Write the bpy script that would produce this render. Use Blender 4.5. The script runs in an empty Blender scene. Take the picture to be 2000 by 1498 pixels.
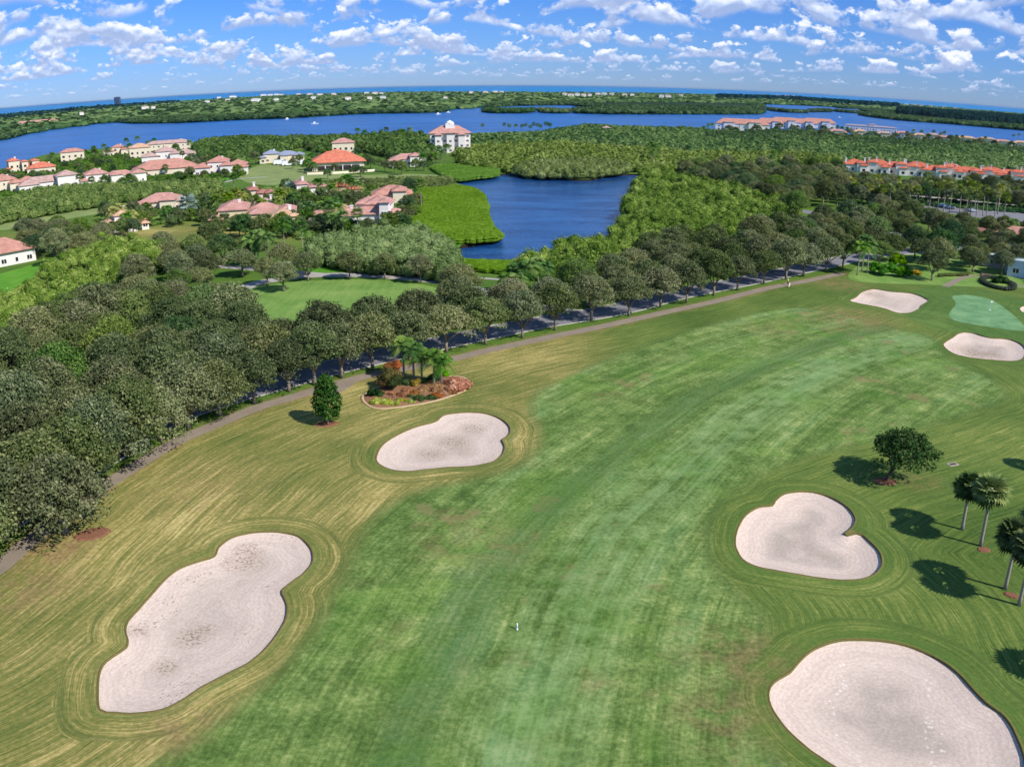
import bpy, bmesh, math, random
import numpy as np
from mathutils import Vector, Matrix
from mathutils.geometry import delaunay_2d_cdt
R = math.radians
rng = np.random.default_rng(7)
random.seed(7)
SC = bpy.context.scene
COL = SC.collection

# ------------------------------------------------------------------ camera
F, KD, PITCH, H = 1700.0, 0.2629187748, 0.33925842676, 45.0   # focal length in photo pixels, barrel term, pitch, height above ground

def G(px, py, z=0.0):
    """point of the place at height z that the photo shows at (px, py)"""
    a, b = (px - 1000) / F, (749 - py) / F
    s = 1 + KD * (a * a + b * b)
    a *= s; b *= s
    cp, sp = math.cos(PITCH), math.sin(PITCH)
    dx, dy, dz = a, cp + b * sp, -sp + b * cp
    t = (z - H) / dz
    return (dx * t, dy * t)

def GP(pts, z=0.0):
    return [G(x, y, z) for x, y in pts]

def crop(ox, oy, s, pts):
    return [(ox + x / s, oy + y / s) for x, y in pts]

def mpp(px, py, z=0.0):
    """metres across per photo pixel"""
    a, b = G(px - 2, py, z), G(px + 2, py, z)
    return math.dist(a, b) / 4

cam = bpy.data.cameras.new('camera')
camo = bpy.data.objects.new('camera', cam); COL.objects.link(camo)
cam.type = 'PANO'; cam.panorama_type = 'FISHEYE_LENS_POLYNOMIAL'
cam.fisheye_fov = math.pi
cam.fisheye_polynomial_k0 = 0
cam.fisheye_polynomial_k1 = -3.26437416e-02
cam.fisheye_polynomial_k2 = -9.90194899e-06
cam.fisheye_polynomial_k3 = 3.01654813e-06
cam.fisheye_polynomial_k4 = 2.55288971e-08
cam.sensor_width = 36; cam.clip_end = 300000; cam.clip_start = 0.5
camo.location = (0, 0, H); camo.rotation_euler = (math.pi / 2 - PITCH, 0, 0)
SC.camera = camo

# ------------------------------------------------------------------ tagging
USED = {}
def tag(o, label=None, cat=None, group=None, kind=None):
    if label: o['label'] = label
    if cat: o['category'] = cat
    if group: o['group'] = group
    if kind: o['kind'] = kind
    return o

def thing(name, label, cat, loc=(0, 0, 0), rz=0.0, group=None):
    o = bpy.data.objects.new(name, None); COL.objects.link(o)
    o.empty_display_size = 0.5
    o.location = loc; o.rotation_euler = (0, 0, rz)
    return tag(o, label, cat, group)

def link(name, me, parent=None, mat=None):
    o = bpy.data.objects.new(name, me); COL.objects.link(o)
    if mat is not None and not me.materials: me.materials.append(mat)
    if parent: o.parent = parent
    return o

def ordinal(n):
    W = ['first', 'second', 'third', 'fourth', 'fifth', 'sixth', 'seventh', 'eighth', 'ninth', 'tenth', 'eleventh', 'twelfth',
         'thirteenth', 'fourteenth', 'fifteenth', 'sixteenth', 'seventeenth', 'eighteenth', 'nineteenth', 'twentieth']
    if n <= 20: return W[n - 1]
    T = {2: 'twenty', 3: 'thirty', 4: 'forty', 5: 'fifty', 6: 'sixty', 7: 'seventy'}
    t, u = divmod(n, 10)
    return (T[t] + '-' + W[u - 1]) if u else {20: 'twentieth', 30: 'thirtieth', 40: 'fortieth', 50: 'fiftieth', 60: 'sixtieth', 70: 'seventieth'}[n]

# ------------------------------------------------------------------ mesh helpers
def mesh_np(name, V, Fq, tint=None, smooth=False):
    """V (n,3) and quads or triangles Fq (m,k) in one mesh"""
    me = bpy.data.meshes.new(name)
    V = np.asarray(V, np.float32); Fq = np.asarray(Fq, np.int32)
    k = Fq.shape[1]
    me.vertices.add(len(V)); me.vertices.foreach_set('co', V.ravel())
    me.loops.add(Fq.size); me.loops.foreach_set('vertex_index', Fq.ravel())
    me.polygons.add(len(Fq))
    me.polygons.foreach_set('loop_start', np.arange(0, Fq.size, k, dtype=np.int32))
    me.polygons.foreach_set('loop_total', np.full(len(Fq), k, np.int32))
    if smooth: me.polygons.foreach_set('use_smooth', np.ones(len(Fq), bool))
    me.update(calc_edges=True)
    if tint is not None: attr(me, 'tint', tint)
    return me

def attr(me, name, vals):
    a = me.attributes.new(name, 'FLOAT', 'POINT')
    a.data.foreach_set('value', np.asarray(vals, np.float32))

class MB:
    """collects faces for one mesh"""
    def __init__(s): s.v = []; s.f = []
    def add(s, vs, fs):
        n = len(s.v); s.v += [tuple(v) for v in vs]; s.f += [tuple(n + i for i in f) for f in fs]
    def box(s, cx, cy, z0, w, d, h, rz=0, top=1.0):
        c, q = math.cos(rz), math.sin(rz)
        vs = []
        for z, t in ((z0, 1.0), (z0 + h, top)):
            for x, y in ((-1, -1), (1, -1), (1, 1), (-1, 1)):
                x *= w / 2 * t; y *= d / 2 * t
                vs.append((cx + x * c - y * q, cy + x * q + y * c, z))
        s.add(vs, [(3, 2, 1, 0), (4, 5, 6, 7), (0, 1, 5, 4), (1, 2, 6, 5), (2, 3, 7, 6), (3, 0, 4, 7)])
    def hip(s, cx, cy, z0, w, d, h, over=0.6, th=0.25, gable=False):
        w += 2 * over; d += 2 * over
        x0, x1, y0, y1 = cx - w / 2, cx + w / 2, cy - d / 2, cy + d / 2
        b = [(x0, y0), (x1, y0), (x1, y1), (x0, y1)]
        vs = [(x, y, z0) for x, y in b] + [(x, y, z0 + th) for x, y in b]
        ins = 0.02 if gable else min(w, d) / 2
        if w >= d: vs += [(x0 + ins, cy, z0 + h), (x1 - ins, cy, z0 + h)]; tops = [(4, 5, 9, 8), (5, 6, 9), (6, 7, 8, 9), (7, 4, 8)]
        else: vs += [(cx, y0 + ins, z0 + h), (cx, y1 - ins, z0 + h)]; tops = [(4, 5, 8), (5, 6, 9, 8), (6, 7, 9), (7, 4, 8, 9)]
        s.add(vs, [(3, 2, 1, 0), (0, 1, 5, 4), (1, 2, 6, 5), (2, 3, 7, 6), (3, 0, 4, 7)] + tops)
    def tube(s, pts, radii, n=7, caps=True):
        pts = [Vector(p) for p in pts]; rings = []
        for i, p in enumerate(pts):
            t = (pts[min(i + 1, len(pts) - 1)] - pts[max(i - 1, 0)]).normalized()
            a = t.cross(Vector((0.3, 1, 0.1))).normalized(); b = t.cross(a)
            rings.append([p + (a * math.cos(2 * math.pi * k / n) + b * math.sin(2 * math.pi * k / n)) * radii[i] for k in range(n)])
        vs = [v for r in rings for v in r]; fs = []
        for i in range(len(pts) - 1):
            for k in range(n):
                fs.append((i * n + k, i * n + (k + 1) % n, (i + 1) * n + (k + 1) % n, (i + 1) * n + k))
        if caps: fs += [tuple(range(n))[::-1], tuple((len(pts) - 1) * n + k for k in range(n))]
        s.add(vs, fs)
    def lathe(s, cx, cy, prof, n=16, sx=1, sy=1):
        vs = []; fs = []
        for r, z in prof:
            vs += [(cx + r * sx * math.cos(2 * math.pi * k / n), cy + r * sy * math.sin(2 * math.pi * k / n), z) for k in range(n)]
        for i in range(len(prof) - 1):
            for k in range(n):
                fs.append((i * n + k, i * n + (k + 1) % n, (i + 1) * n + (k + 1) % n, (i + 1) * n + k))
        fs += [tuple(range(n))[::-1], tuple((len(prof) - 1) * n + k for k in range(n))]
        s.add(vs, fs)
    def mesh(s, name, smooth=False):
        me = bpy.data.meshes.new(name); me.from_pydata(s.v, [], s.f); me.update()
        if smooth: me.polygons.foreach_set('use_smooth', np.ones(len(me.polygons), bool))
        return me
    def build(s, name, mat, parent=None, smooth=False):
        return link(name, s.mesh(name, smooth), parent, mat)

def spline(pts, step, closed=False):
    """Catmull-Rom through 2-D points, resampled"""
    P = [np.array(p, float) for p in pts]; n = len(P); out = []
    rg = range(n) if closed else range(n - 1)
    for i in rg:
        if closed: p0, p1, p2, p3 = P[i - 1], P[i], P[(i + 1) % n], P[(i + 2) % n]
        else: p0, p1, p2, p3 = P[max(i - 1, 0)], P[i], P[i + 1], P[min(i + 2, n - 1)]
        m = max(1, int(np.linalg.norm(p2 - p1) / step))
        for j in range(m):
            t = j / m
            out.append(0.5 * ((2 * p1) + (p2 - p0) * t + (2 * p0 - 5 * p1 + 4 * p2 - p3) * t * t + (3 * p1 - p0 - 3 * p2 + p3) * t ** 3))
    if not closed: out.append(P[-1])
    return np.array(out)

def inside(poly, X, Y):
    poly = np.asarray(poly); c = np.zeros(X.shape, bool); j = len(poly) - 1
    for i in range(len(poly)):
        xi, yi = poly[i]; xj, yj = poly[j]
        if yi != yj:
            c ^= ((yi > Y) != (yj > Y)) & (X < (xj - xi) * (Y - yi) / (yj - yi) + xi)
        j = i
    return c

def dist_poly(poly, X, Y, closed=True):
    P = np.asarray(poly); d = np.full(X.shape, 1e9)
    n = len(P)
    for i in range(n if closed else n - 1):
        a, b = P[i], P[(i + 1) % n]; ab = b - a; L = ab @ ab + 1e-12
        t = np.clip(((X - a[0]) * ab[0] + (Y - a[1]) * ab[1]) / L, 0, 1)
        d = np.minimum(d, np.hypot(X - a[0] - t * ab[0], Y - a[1] - t * ab[1]))
    return d

# ------------------------------------------------------------------ materials
def lin(r, g, b):
    f = lambda c: (c / 255 / 12.92) if c / 255 <= 0.04045 else ((c / 255 + 0.055) / 1.055) ** 2.4
    return (f(r), f(g), f(b), 1)

class NT:
    def __init__(s, nt): s.nt = nt; s.N = nt.nodes; s.L = nt.links
    def n(s, t, **kw):
        o = s.N.new(t)
        for k, v in kw.items(): setattr(o, k, v)
        return o
    def put(s, sock, v):
        if isinstance(v, bpy.types.NodeSocket): s.L.new(v, sock)
        else: sock.default_value = v
    def m(s, op, a, b=0.0, c=0.0, clamp=False):
        o = s.n('ShaderNodeMath', operation=op, use_clamp=clamp)
        s.put(o.inputs[0], a); s.put(o.inputs[1], b); s.put(o.inputs[2], c)
        return o.outputs[0]
    def mix(s, f, a, b, bt='MIX'):
        o = s.n('ShaderNodeMix', data_type='RGBA', blend_type=bt)
        s.put(o.inputs[0], f); s.put(o.inputs[6], a); s.put(o.inputs[7], b)
        return o.outputs[2]
    def noise(s, vec, scale, detail=3, rough=0.55, dim='3D', dist=0.0):
        o = s.n('ShaderNodeTexNoise', noise_dimensions=dim)
        if vec is not None: s.put(o.inputs['Vector'], vec)
        s.put(o.inputs['Scale'], scale); s.put(o.inputs['Detail'], detail); s.put(o.inputs['Roughness'], rough); s.put(o.inputs['Distortion'], dist)
        return o.outputs['Fac']
    def ss(s, v, a, b, lo=0.0, hi=1.0):
        o = s.n('ShaderNodeMapRange', interpolation_type='SMOOTHSTEP')
        s.put(o.inputs['Value'], v); s.put(o.inputs['From Min'], a); s.put(o.inputs['From Max'], b)
        s.put(o.inputs['To Min'], lo); s.put(o.inputs['To Max'], hi)
        return o.outputs[0]
    def xyz(s, x, y, z):
        o = s.n('ShaderNodeCombineXYZ'); s.put(o.inputs[0], x); s.put(o.inputs[1], y); s.put(o.inputs[2], z)
        return o.outputs[0]
    def attr(s, name):
        o = s.n('ShaderNodeAttribute', attribute_name=name); return o.outputs['Fac']
    def pos(s):
        return s.n('ShaderNodeNewGeometry').outputs['Position']
    def scaled(s, vec, sx, sy, sz):
        o = s.n('ShaderNodeVectorMath', operation='MULTIPLY'); s.put(o.inputs[0], vec); o.inputs[1].default_value = (sx, sy, sz)
        return o.outputs[0]
    def bump(s, h, strength, dist):
        o = s.n('ShaderNodeBump'); s.put(o.inputs['Height'], h); o.inputs['Strength'].default_value = strength; o.inputs['Distance'].default_value = dist
        return o.outputs[0]
    def ramp(s, f, cols):
        o = s.n('ShaderNodeValToRGB'); e = o.color_ramp.elements
        e[0].position, e[0].color = cols[0]; e[1].position, e[1].color = cols[-1]
        for p, c in cols[1:-1]:
            q = e.new(p); q.color = c
        s.put(o.inputs[0], f); return o.outputs[0]

def newmat(name):
    m = bpy.data.materials.new(name); m.use_nodes = True
    t = NT(m.node_tree); b = m.node_tree.nodes['Principled BSDF']
    b.inputs['Roughness'].default_value = 0.85
    b.inputs['Specular IOR Level'].default_value = 0.25
    return m, t, b

def plain(name, col, rough=0.8, spec=0.25, nz=0.12, scale=1.5, metal=0.0):
    m, t, b = newmat(name)
    f = t.noise(t.pos(), scale, 4)
    d = tuple(c * (1 - nz * 1.6) for c in col[:3]) + (1,); e = tuple(min(1, c * (1 + nz)) for c in col[:3]) + (1,)
    t.put(b.inputs['Base Color'], t.mix(f, d, e)); b.inputs['Roughness'].default_value = rough
    b.inputs['Specular IOR Level'].default_value = spec; b.inputs['Metallic'].default_value = metal
    return m

def leafmat(name, dark, mid, light, flick=0.5, big=0.03, objrand=0.35, transl=0.22):
    """foliage: leaf-by-leaf tint, slow drift of hue over the ground, a shift per tree"""
    m = bpy.data.materials.new(name); m.use_nodes = True
    t = NT(m.node_tree); out = t.N['Material Output']; t.N.remove(t.N['Principled BSDF'])
    tint = t.attr('tint'); P = t.pos()
    drift = t.noise(P, big, 3); clump = t.noise(P, 0.42, 3)  # clump noise puts shaded gaps into the leaf colour
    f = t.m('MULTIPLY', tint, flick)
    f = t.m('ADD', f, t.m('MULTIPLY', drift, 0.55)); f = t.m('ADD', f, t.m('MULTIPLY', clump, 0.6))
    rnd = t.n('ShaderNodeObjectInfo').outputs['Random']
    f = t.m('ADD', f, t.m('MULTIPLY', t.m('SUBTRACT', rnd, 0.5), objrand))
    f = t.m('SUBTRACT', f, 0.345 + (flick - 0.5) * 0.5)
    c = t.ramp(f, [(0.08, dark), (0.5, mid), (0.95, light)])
    hs = t.n('ShaderNodeHueSaturation'); t.put(hs.inputs['Color'], c)
    t.put(hs.inputs['Hue'], t.m('ADD', 0.5, t.m('MULTIPLY', t.m('SUBTRACT', t.m('FRACT', t.m('MULTIPLY', rnd, 7.31)), 0.5), 0.035)))
    t.put(hs.inputs['Saturation'], t.m('ADD', 0.9, t.m('MULTIPLY', t.m('FRACT', t.m('MULTIPLY', rnd, 3.77)), 0.25)))
    c = hs.outputs[0]
    d = t.n('ShaderNodeBsdfDiffuse'); t.put(d.inputs[0], c); tr = t.n('ShaderNodeBsdfTranslucent'); t.put(tr.inputs[0], c)
    mx = t.n('ShaderNodeMixShader'); mx.inputs[0].default_value = transl
    t.L.new(d.outputs[0], mx.inputs[1]); t.L.new(tr.outputs[0], mx.inputs[2]); t.L.new(mx.outputs[0], out.inputs[0])
    return m

# ------------------------------------------------------------------ outlines read off the photograph, unprojected to the ground
B = []   # bunkers: (outline, depth, name words)
c1 = crop(100, 980, 3.328, [(320, 1345), (306, 1200), (320, 1090), (360, 1030), (440, 975), (490, 940), (500, 890), (485, 830), (500, 770), (570, 690), (650, 600), (740, 500), (830, 430), (950, 385), (1060, 350), (1090, 290), (1170, 230), (1280, 200), (1400, 190), (1500, 195), (1600, 220), (1670, 280), (1697, 340), (1690, 400), (1640, 460), (1560, 520), (1495, 575), (1510, 620), (1530, 680), (1520, 760), (1470, 850), (1400, 940), (1300, 1030), (1200, 1085), (1080, 1145), (960, 1210), (840, 1290), (720, 1345), (560, 1370), (420, 1365)])
c2 = crop(550, 700, 3.636, [(675, 720), (690, 650), (740, 590), (840, 530), (960, 480), (1090, 445), (1150, 400), (1230, 385), (1340, 378), (1450, 388), (1550, 425), (1610, 475), (1620, 520), (1595, 555), (1562, 575), (1580, 620), (1570, 670), (1520, 720), (1450, 745), (1330, 765), (1180, 772), (1040, 785), (900, 800), (800, 792), (720, 765)])
c3 = crop(1350, 930, 4.651, [(770, 215), (850, 155), (980, 135), (1100, 140), (1220, 170), (1340, 225), (1430, 290), (1485, 370), (1480, 430), (1440, 480), (1385, 520), (1420, 535), (1500, 515), (1560, 535), (1620, 590), (1690, 660), (1725, 730), (1725, 810), (1680, 870), (1600, 915), (1480, 938), (1300, 935), (1100, 910), (900, 875), (700, 840), (560, 805), (470, 750), (415, 660), (405, 580), (420, 490), (460, 400), (520, 330), (620, 275), (740, 260)])
c4 = crop(1450, 1220, 3.636, [(190, 500), (205, 430), (260, 380), (340, 335), (400, 265), (480, 190), (580, 140), (700, 108), (850, 103), (1000, 112), (1150, 140), (1300, 195), (1430, 265), (1540, 350), (1640, 460), (1740, 560), (1830, 620), (1900, 700), (1950, 800), (1990, 900), (2010, 1000), (2000, 1080), (1900, 1160), (1700, 1220), (1400, 1230), (1100, 1190), (850, 1100), (670, 1010), (560, 940), (450, 860), (330, 750), (250, 650), (205, 570)])
c5 = crop(1600, 540, 5.0, [(300, 235), (360, 200), (420, 150), (500, 125), (560, 122), (700, 145), (880, 160), (980, 185), (1050, 220), (1068, 235), (1000, 280), (980, 310), (900, 350), (820, 360), (740, 350), (660, 320), (560, 295), (400, 265)])
c6 = crop(1600, 540, 5.0, [(1215, 670), (1230, 640), (1310, 590), (1360, 555), (1430, 542), (1520, 555), (1600, 580), (1690, 600), (1800, 605), (1900, 625), (1980, 665), (2020, 720), (2000, 790), (1900, 825), (1700, 815), (1500, 795), (1350, 765), (1260, 720)])
c7 = crop(1600, 540, 5.0, [(1960, 310), (1985, 290), (2030, 285), (2080, 310), (2060, 350), (2000, 352), (1975, 340)])
for pts, dep, brown, lab in (
        (c1, 0.55, 1.0, 'long hourglass shaped sand bunker with dark specks at the bottom left of the fairway'),
        (c2, 0.5, 0.8, 'bean shaped pale sand bunker below the round garden bed, left of the fairway'),
        (c3, 0.7, 0.15, 'heart shaped raked sand bunker between the lone oak and the right corner bunker'),
        (c4, 0.8, 0.0, 'big raked bunker with footprints cut off by the bottom right corner'),
        (c5, 0.5, 0.35, 'small pale bunker behind and left of the putting green, with a sloping back edge'),
        (c6, 0.7, 0.7, 'oval bunker with a brown hollow just in front of the putting green'),
        (c7, 0.4, 0.0, 'sliver of a bunker at the right photo edge beside the putting green')):
    B.append((spline(GP(pts), 0.5, True), dep, brown, lab))

green_px = crop(1600, 540, 5.0, [(1300, 205), (1340, 185), (1440, 182), (1540, 195), (1650, 220), (1750, 270), (1850, 340), (1950, 430), (2010, 500), (2000, 530), (1880, 525), (1700, 500), (1500, 470), (1350, 440), (1280, 405), (1265, 380), (1290, 330), (1325, 290), (1330, 255)])
GREEN = spline(GP(green_px), 0.5, True)
FAIR = spline(GP([(180, 1620), (300, 1498), (430, 1405), (560, 1290), (640, 1180), (690, 1080), (740, 1000), (830, 955), (960, 930), (1035, 895), (1055, 845), (1038, 785), (1100, 740), (1250, 680), (1400, 632), (1530, 602), (1620, 610), (1740, 640), (1820, 662), (1850, 700), (1900, 722), (1965, 770), (1900, 802), (1750, 850), (1600, 885), (1480, 930), (1400, 990), (1375, 1060), (1410, 1130), (1480, 1200), (1483, 1250), (1432, 1340), (1450, 1400), (1520, 1498), (1620, 1620)]), 2.0, True)
AXIS = spline(GP([(860, 1700), (900, 1498), (970, 1300), (1060, 1120), (1200, 960), (1400, 800), (1600, 700), (1800, 640)]), 3.0)
PATH = spline(GP([(-120, 1190), (-50, 1140), (0, 1108), (25, 1085), (63, 1053), (110, 1018), (160, 980), (213, 943), (250, 920), (300, 888), (350, 860), (400, 838), (451, 817), (500, 797), (550, 782), (600, 767), (640, 756), (690, 741), (740, 729), (810, 716), (888, 700), (950, 685), (1025, 669), (1100, 653), (1175, 638), (1251, 621), (1300, 610), (1400, 588), (1500, 563), (1575, 549), (1645, 534)]), 1.5)
ROAD = spline(GP([(-220, 1160), (-90, 1070), (10, 1008), (100, 948), (190, 893), (250, 853), (330, 812), (440, 775), (560, 742), (640, 720), (740, 697), (850, 672), (975, 646), (1050, 631), (1150, 615), (1225, 600), (1313, 577), (1400, 560), (1475, 545), (1550, 529), (1625, 513), (1690, 500), (1780, 490), (1900, 480), (2100, 470)]), 2.0)
ROAD2 = spline(GP([(-250, 960), (-60, 860), (60, 790), (150, 745), (235, 700), (330, 655), (385, 628), (425, 602), (450, 576)]), 2.0)
LOOP = spline(GP([(420, 592), (448, 574), (500, 554), (550, 545), (600, 539), (675, 537), (750, 540), (826, 546), (900, 558), (960, 574), (1040, 590), (1100, 606), (1150, 615)]), 2.0)
BRANCH = spline(GP([(420, 520), (470, 523), (512, 527), (570, 532), (640, 538)]), 2.0)
WALK = spline(GP([(545, 512), (600, 514), (680, 518), (750, 521), (826, 530), (900, 540), (1000, 548)]), 2.0)
ROAD3 = spline(GP([(1560, 412), (1633, 424), (1674, 438), (1720, 452), (1790, 468), (1860, 490)]), 3.0)
ROAD4 = spline(GP([(1560, 372), (1650, 379), (1700, 382), (1802, 385), (1874, 391), (1960, 400), (2100, 412)]), 3.0)

pond_px = crop(800, 220, 4.0, [(340, 530), (480, 512), (600, 500), (700, 482), (830, 468), (930, 480), (1100, 505), (1250, 520), (1400, 522), (1550, 495), (1700, 480), (1800, 480), (1860, 520), (1800, 620), (1780, 720), (1740, 830), (1680, 960), (1560, 1010), (1400, 1060), (1250, 1100), (1150, 1140), (1000, 1160), (850, 1170), (640, 1152), (430, 1135), (380, 1075), (375, 1035), (500, 1022), (600, 1006), (700, 990), (728, 968), (700, 935), (640, 892), (618, 840), (600, 760), (570, 722), (605, 690), (598, 645), (558, 612), (500, 580), (400, 562)])
POND = spline(GP(pond_px), 4.0, True)
POND2 = spline(GP([(1972, 308), (1990, 300), (2040, 297), (2100, 305), (2060, 316), (1990, 314)]), 6.0, True)
SHORE_PX = [(-420, 450), (-300, 412), (-200, 382), (-60, 345), (0, 331), (40, 317), (90, 302), (140, 296), (220, 289), (300, 283), (380, 278), (430, 272), (520, 270), (600, 268), (700, 266), (780, 262), (860, 262), (920, 260), (1000, 258), (1100, 255), (1150, 251), (1250, 254), (1350, 256), (1420, 258), (1500, 254), (1620, 260), (1700, 268), (1800, 272), (1900, 277), (2000, 283), (2150, 297), (2300, 318)]
MAIN = np.array([(-2200, -300)] + [(-2200, 150)] + [tuple(p) for p in spline(GP(SHORE_PX), 15.0)] + [(2200, 700), (2200, -300)])

def strip(name, line, w, z, mat, kind='structure', h=0.0, off=0.0, parent=None):
    P = np.asarray(line); T = np.gradient(P, axis=0); T /= np.linalg.norm(T, axis=1)[:, None]
    Nn = np.stack([-T[:, 1], T[:, 0]], 1)
    a = P + Nn * (off + w / 2); b = P + Nn * (off - w / 2); n = len(P)
    if h <= 0:
        V = np.concatenate([np.c_[a, np.full(n, z)], np.c_[b, np.full(n, z)]])
        i = np.arange(n - 1); Fq = np.stack([i + n, i + n + 1, i + 1, i], 1)
    else:
        V = np.concatenate([np.c_[a, np.full(n, 0.0)], np.c_[a, np.full(n, z + h)], np.c_[b, np.full(n, z + h)], np.c_[b, np.full(n, 0.0)]])
        i = np.arange(n - 1); Fq = np.concatenate([np.stack([i + (k + 1) * n, i + (k + 1) * n + 1, i + k * n + 1, i + k * n], 1) for k in range(3)])
    o = link(name, mesh_np(name, V, Fq), parent, mat)
    if kind: o['kind'] = kind
    return o

def sheet(name, poly, z, mat, step=0.0, kind='structure'):
    """flat polygon sheet"""
    P = [Vector(p) for p in poly]; n = len(P)
    X = np.array([p.x for p in P]); Y = np.array([p.y for p in P]); pts = list(P)
    if step:
        gx, gy = np.meshgrid(np.arange(X.min(), X.max(), step), np.arange(Y.min(), Y.max(), step)); gx = gx.ravel(); gy = gy.ravel()
        k = inside(np.c_[X, Y], gx, gy) & (dist_poly(np.c_[X, Y], gx, gy) > step * 0.4)
        pts += [Vector(q) for q in zip(gx[k] + rng.uniform(-.2, .2, k.sum()) * step, gy[k] + rng.uniform(-.2, .2, k.sum()) * step)]
    r = delaunay_2d_cdt(pts, [(i, (i + 1) % n) for i in range(n)], [], 0, 1e-4)
    V = np.array([(v.x, v.y) for v in r[0]]); T = np.array(r[2])
    C = V[T].mean(1); T = T[inside(np.c_[X, Y], C[:, 0], C[:, 1])]
    a, b, c = V[T[:, 0]], V[T[:, 1]], V[T[:, 2]]
    fl = ((b - a)[:, 0] * (c - a)[:, 1] - (b - a)[:, 1] * (c - a)[:, 0]) < 0
    T[fl] = T[fl][:, ::-1]
    me = mesh_np(name, np.c_[V, np.full(len(V), float(z))], T)
    o = link(name, me, None, mat)
    if kind: o['kind'] = kind
    return o, V, T

# ------------------------------------------------------------------ turf materials
def turf_nodes(t, near=True):
    P = t.pos()
    fair = t.attr('fair'); dc = t.attr('dc'); df = t.attr('df'); gd = t.attr('gd'); shade = t.attr('lush'); dbn = t.attr('db')  # shade holds the lush mask: greener grass behind the path
    # rough: straw coloured mowing lines that follow the contours
    warp = t.noise(P, 0.07, 2)
    u = t.m('ADD', dc, t.m('MULTIPLY', warp, 1.6))
    u2 = t.m('ADD', dbn, t.m('MULTIPLY', warp, 0.9))
    sv = t.scaled(P, 0.10, 0.10, 0)
    s = t.n('ShaderNodeSeparateXYZ'); t.put(s.inputs[0], sv)
    near_b = t.ss(t.m('ADD', dbn, t.m('MULTIPLY', warp, 3.0)), 6.5, 3.5)
    u = t.m('ADD', t.m('MULTIPLY', u2, near_b), t.m('MULTIPLY', u, t.m('SUBTRACT', 1.0, near_b))) if False else u
    w1 = t.xyz(s.outputs[0], s.outputs[1], t.m('MULTIPLY', u2, 2.6)); w2_ = t.xyz(t.m('MULTIPLY', s.outputs[0], 2.5), t.m('MULTIPLY', s.outputs[1], 2.5), t.m('MULTIPLY', u2, 8.5))
    v1 = t.xyz(s.outputs[0], s.outputs[1], t.m('MULTIPLY', u, 2.6)); v2 = t.xyz(t.m('MULTIPLY', s.outputs[0], 2.5), t.m('MULTIPLY', s.outputs[1], 2.5), t.m('MULTIPLY', u, 8.5))
    vm = t.n('ShaderNodeMix', data_type='VECTOR'); t.put(vm.inputs[0], t.m('GREATER_THAN', t.m('ADD', near_b, t.m('MULTIPLY', t.m('SUBTRACT', t.noise(P, 0.6, 2), 0.5), 0.9)), 0.5)); t.put(vm.inputs[4], v1); t.put(vm.inputs[5], w1)
    vn = t.n('ShaderNodeMix', data_type='VECTOR'); t.L.new(vm.inputs[0].links[0].from_socket, vn.inputs[0]); t.put(vn.inputs[4], v2); t.put(vn.inputs[5], w2_)
    n1 = t.noise(vm.outputs[1], 1.0, 3, 0.6); n2 = t.noise(vn.outputs[1], 1.0, 2, 0.6); patch = t.noise(P, 0.045, 4, 0.6); grain = t.noise(P, 2.2, 3, 0.65)
    k = t.m('ADD', t.m('MULTIPLY', n1, 0.62), t.m('MULTIPLY', n2, 0.62)); k = t.m('ADD', k, t.m('MULTIPLY', grain, 0.45)); k = t.m('ADD', k, t.m('MULTIPLY', patch, 0.75)); k = t.m('SUBTRACT', k, 0.72)
    rough = t.ramp(k, [(0.18, lin(70, 92, 44)), (0.38, lin(110, 116, 58)), (0.52, lin(138, 132, 74)), (0.66, lin(180, 162, 100)), (0.82, lin(212, 196, 134))])
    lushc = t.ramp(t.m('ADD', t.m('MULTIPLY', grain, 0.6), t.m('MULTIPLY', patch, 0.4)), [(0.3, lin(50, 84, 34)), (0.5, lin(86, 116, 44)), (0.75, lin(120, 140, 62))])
    # right hand rough is greener
    sx = t.n('ShaderNodeSeparateXYZ'); t.put(sx.inputs[0], P)
    rg = t.ss(sx.outputs[0], 6.0, 24.0)
    rough = t.mix(t.m('MULTIPLY', rg, 0.95), rough, t.ramp(k, [(0.2, lin(60, 86, 36)), (0.5, lin(92, 114, 52)), (0.68, lin(118, 132, 64)), (0.85, lin(160, 158, 92))]))
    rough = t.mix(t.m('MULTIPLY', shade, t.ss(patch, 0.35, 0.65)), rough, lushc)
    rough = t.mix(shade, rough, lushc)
    # a dark first cut ring where the mower circles the bunker
    ringn = t.m('ADD', dbn, t.m('MULTIPLY', warp, 0.8))
    ring = t.m('MULTIPLY', t.ss(ringn, 3.1, 3.35), t.ss(ringn, 3.95, 3.6)); rough = t.mix(t.m('MULTIPLY', ring, t.ss(n1, 0.35, 0.6, 0.05, 0.5)), rough, lin(66, 90, 44))
    ring2 = t.m('MULTIPLY', t.ss(ringn, 0.45, 0.75), t.ss(ringn, 2.0, 1.2)); rough = t.mix(t.m('MULTIPLY', ring2, t.ss(n1, 0.4, 0.6, 0.0, 0.6)), rough, lin(72, 106, 44))
    edge = t.ss(dbn, 0.34, 0.1); rough = t.mix(t.m('MULTIPLY', edge, 0.5), rough, lin(140, 112, 76))
    # fairway: finer blue-green turf with fans of mowing passes
    w2 = t.noise(P, 0.035, 2)
    g = t.m('ADD', df, t.m('MULTIPLY', w2, 2.5))
    f1 = t.noise(t.xyz(t.m('MULTIPLY', s.outputs[0], 0.4), t.m('MULTIPLY', s.outputs[1], 0.4), t.m('MULTIPLY', g, 0.9)), 1.0, 4, 0.6)
    f2 = t.noise(t.xyz(t.m('MULTIPLY', s.outputs[0], 1.6), t.m('MULTIPLY', s.outputs[1], 1.0), t.m('MULTIPLY', g, 2.9)), 1.0, 3, 0.6)
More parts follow.
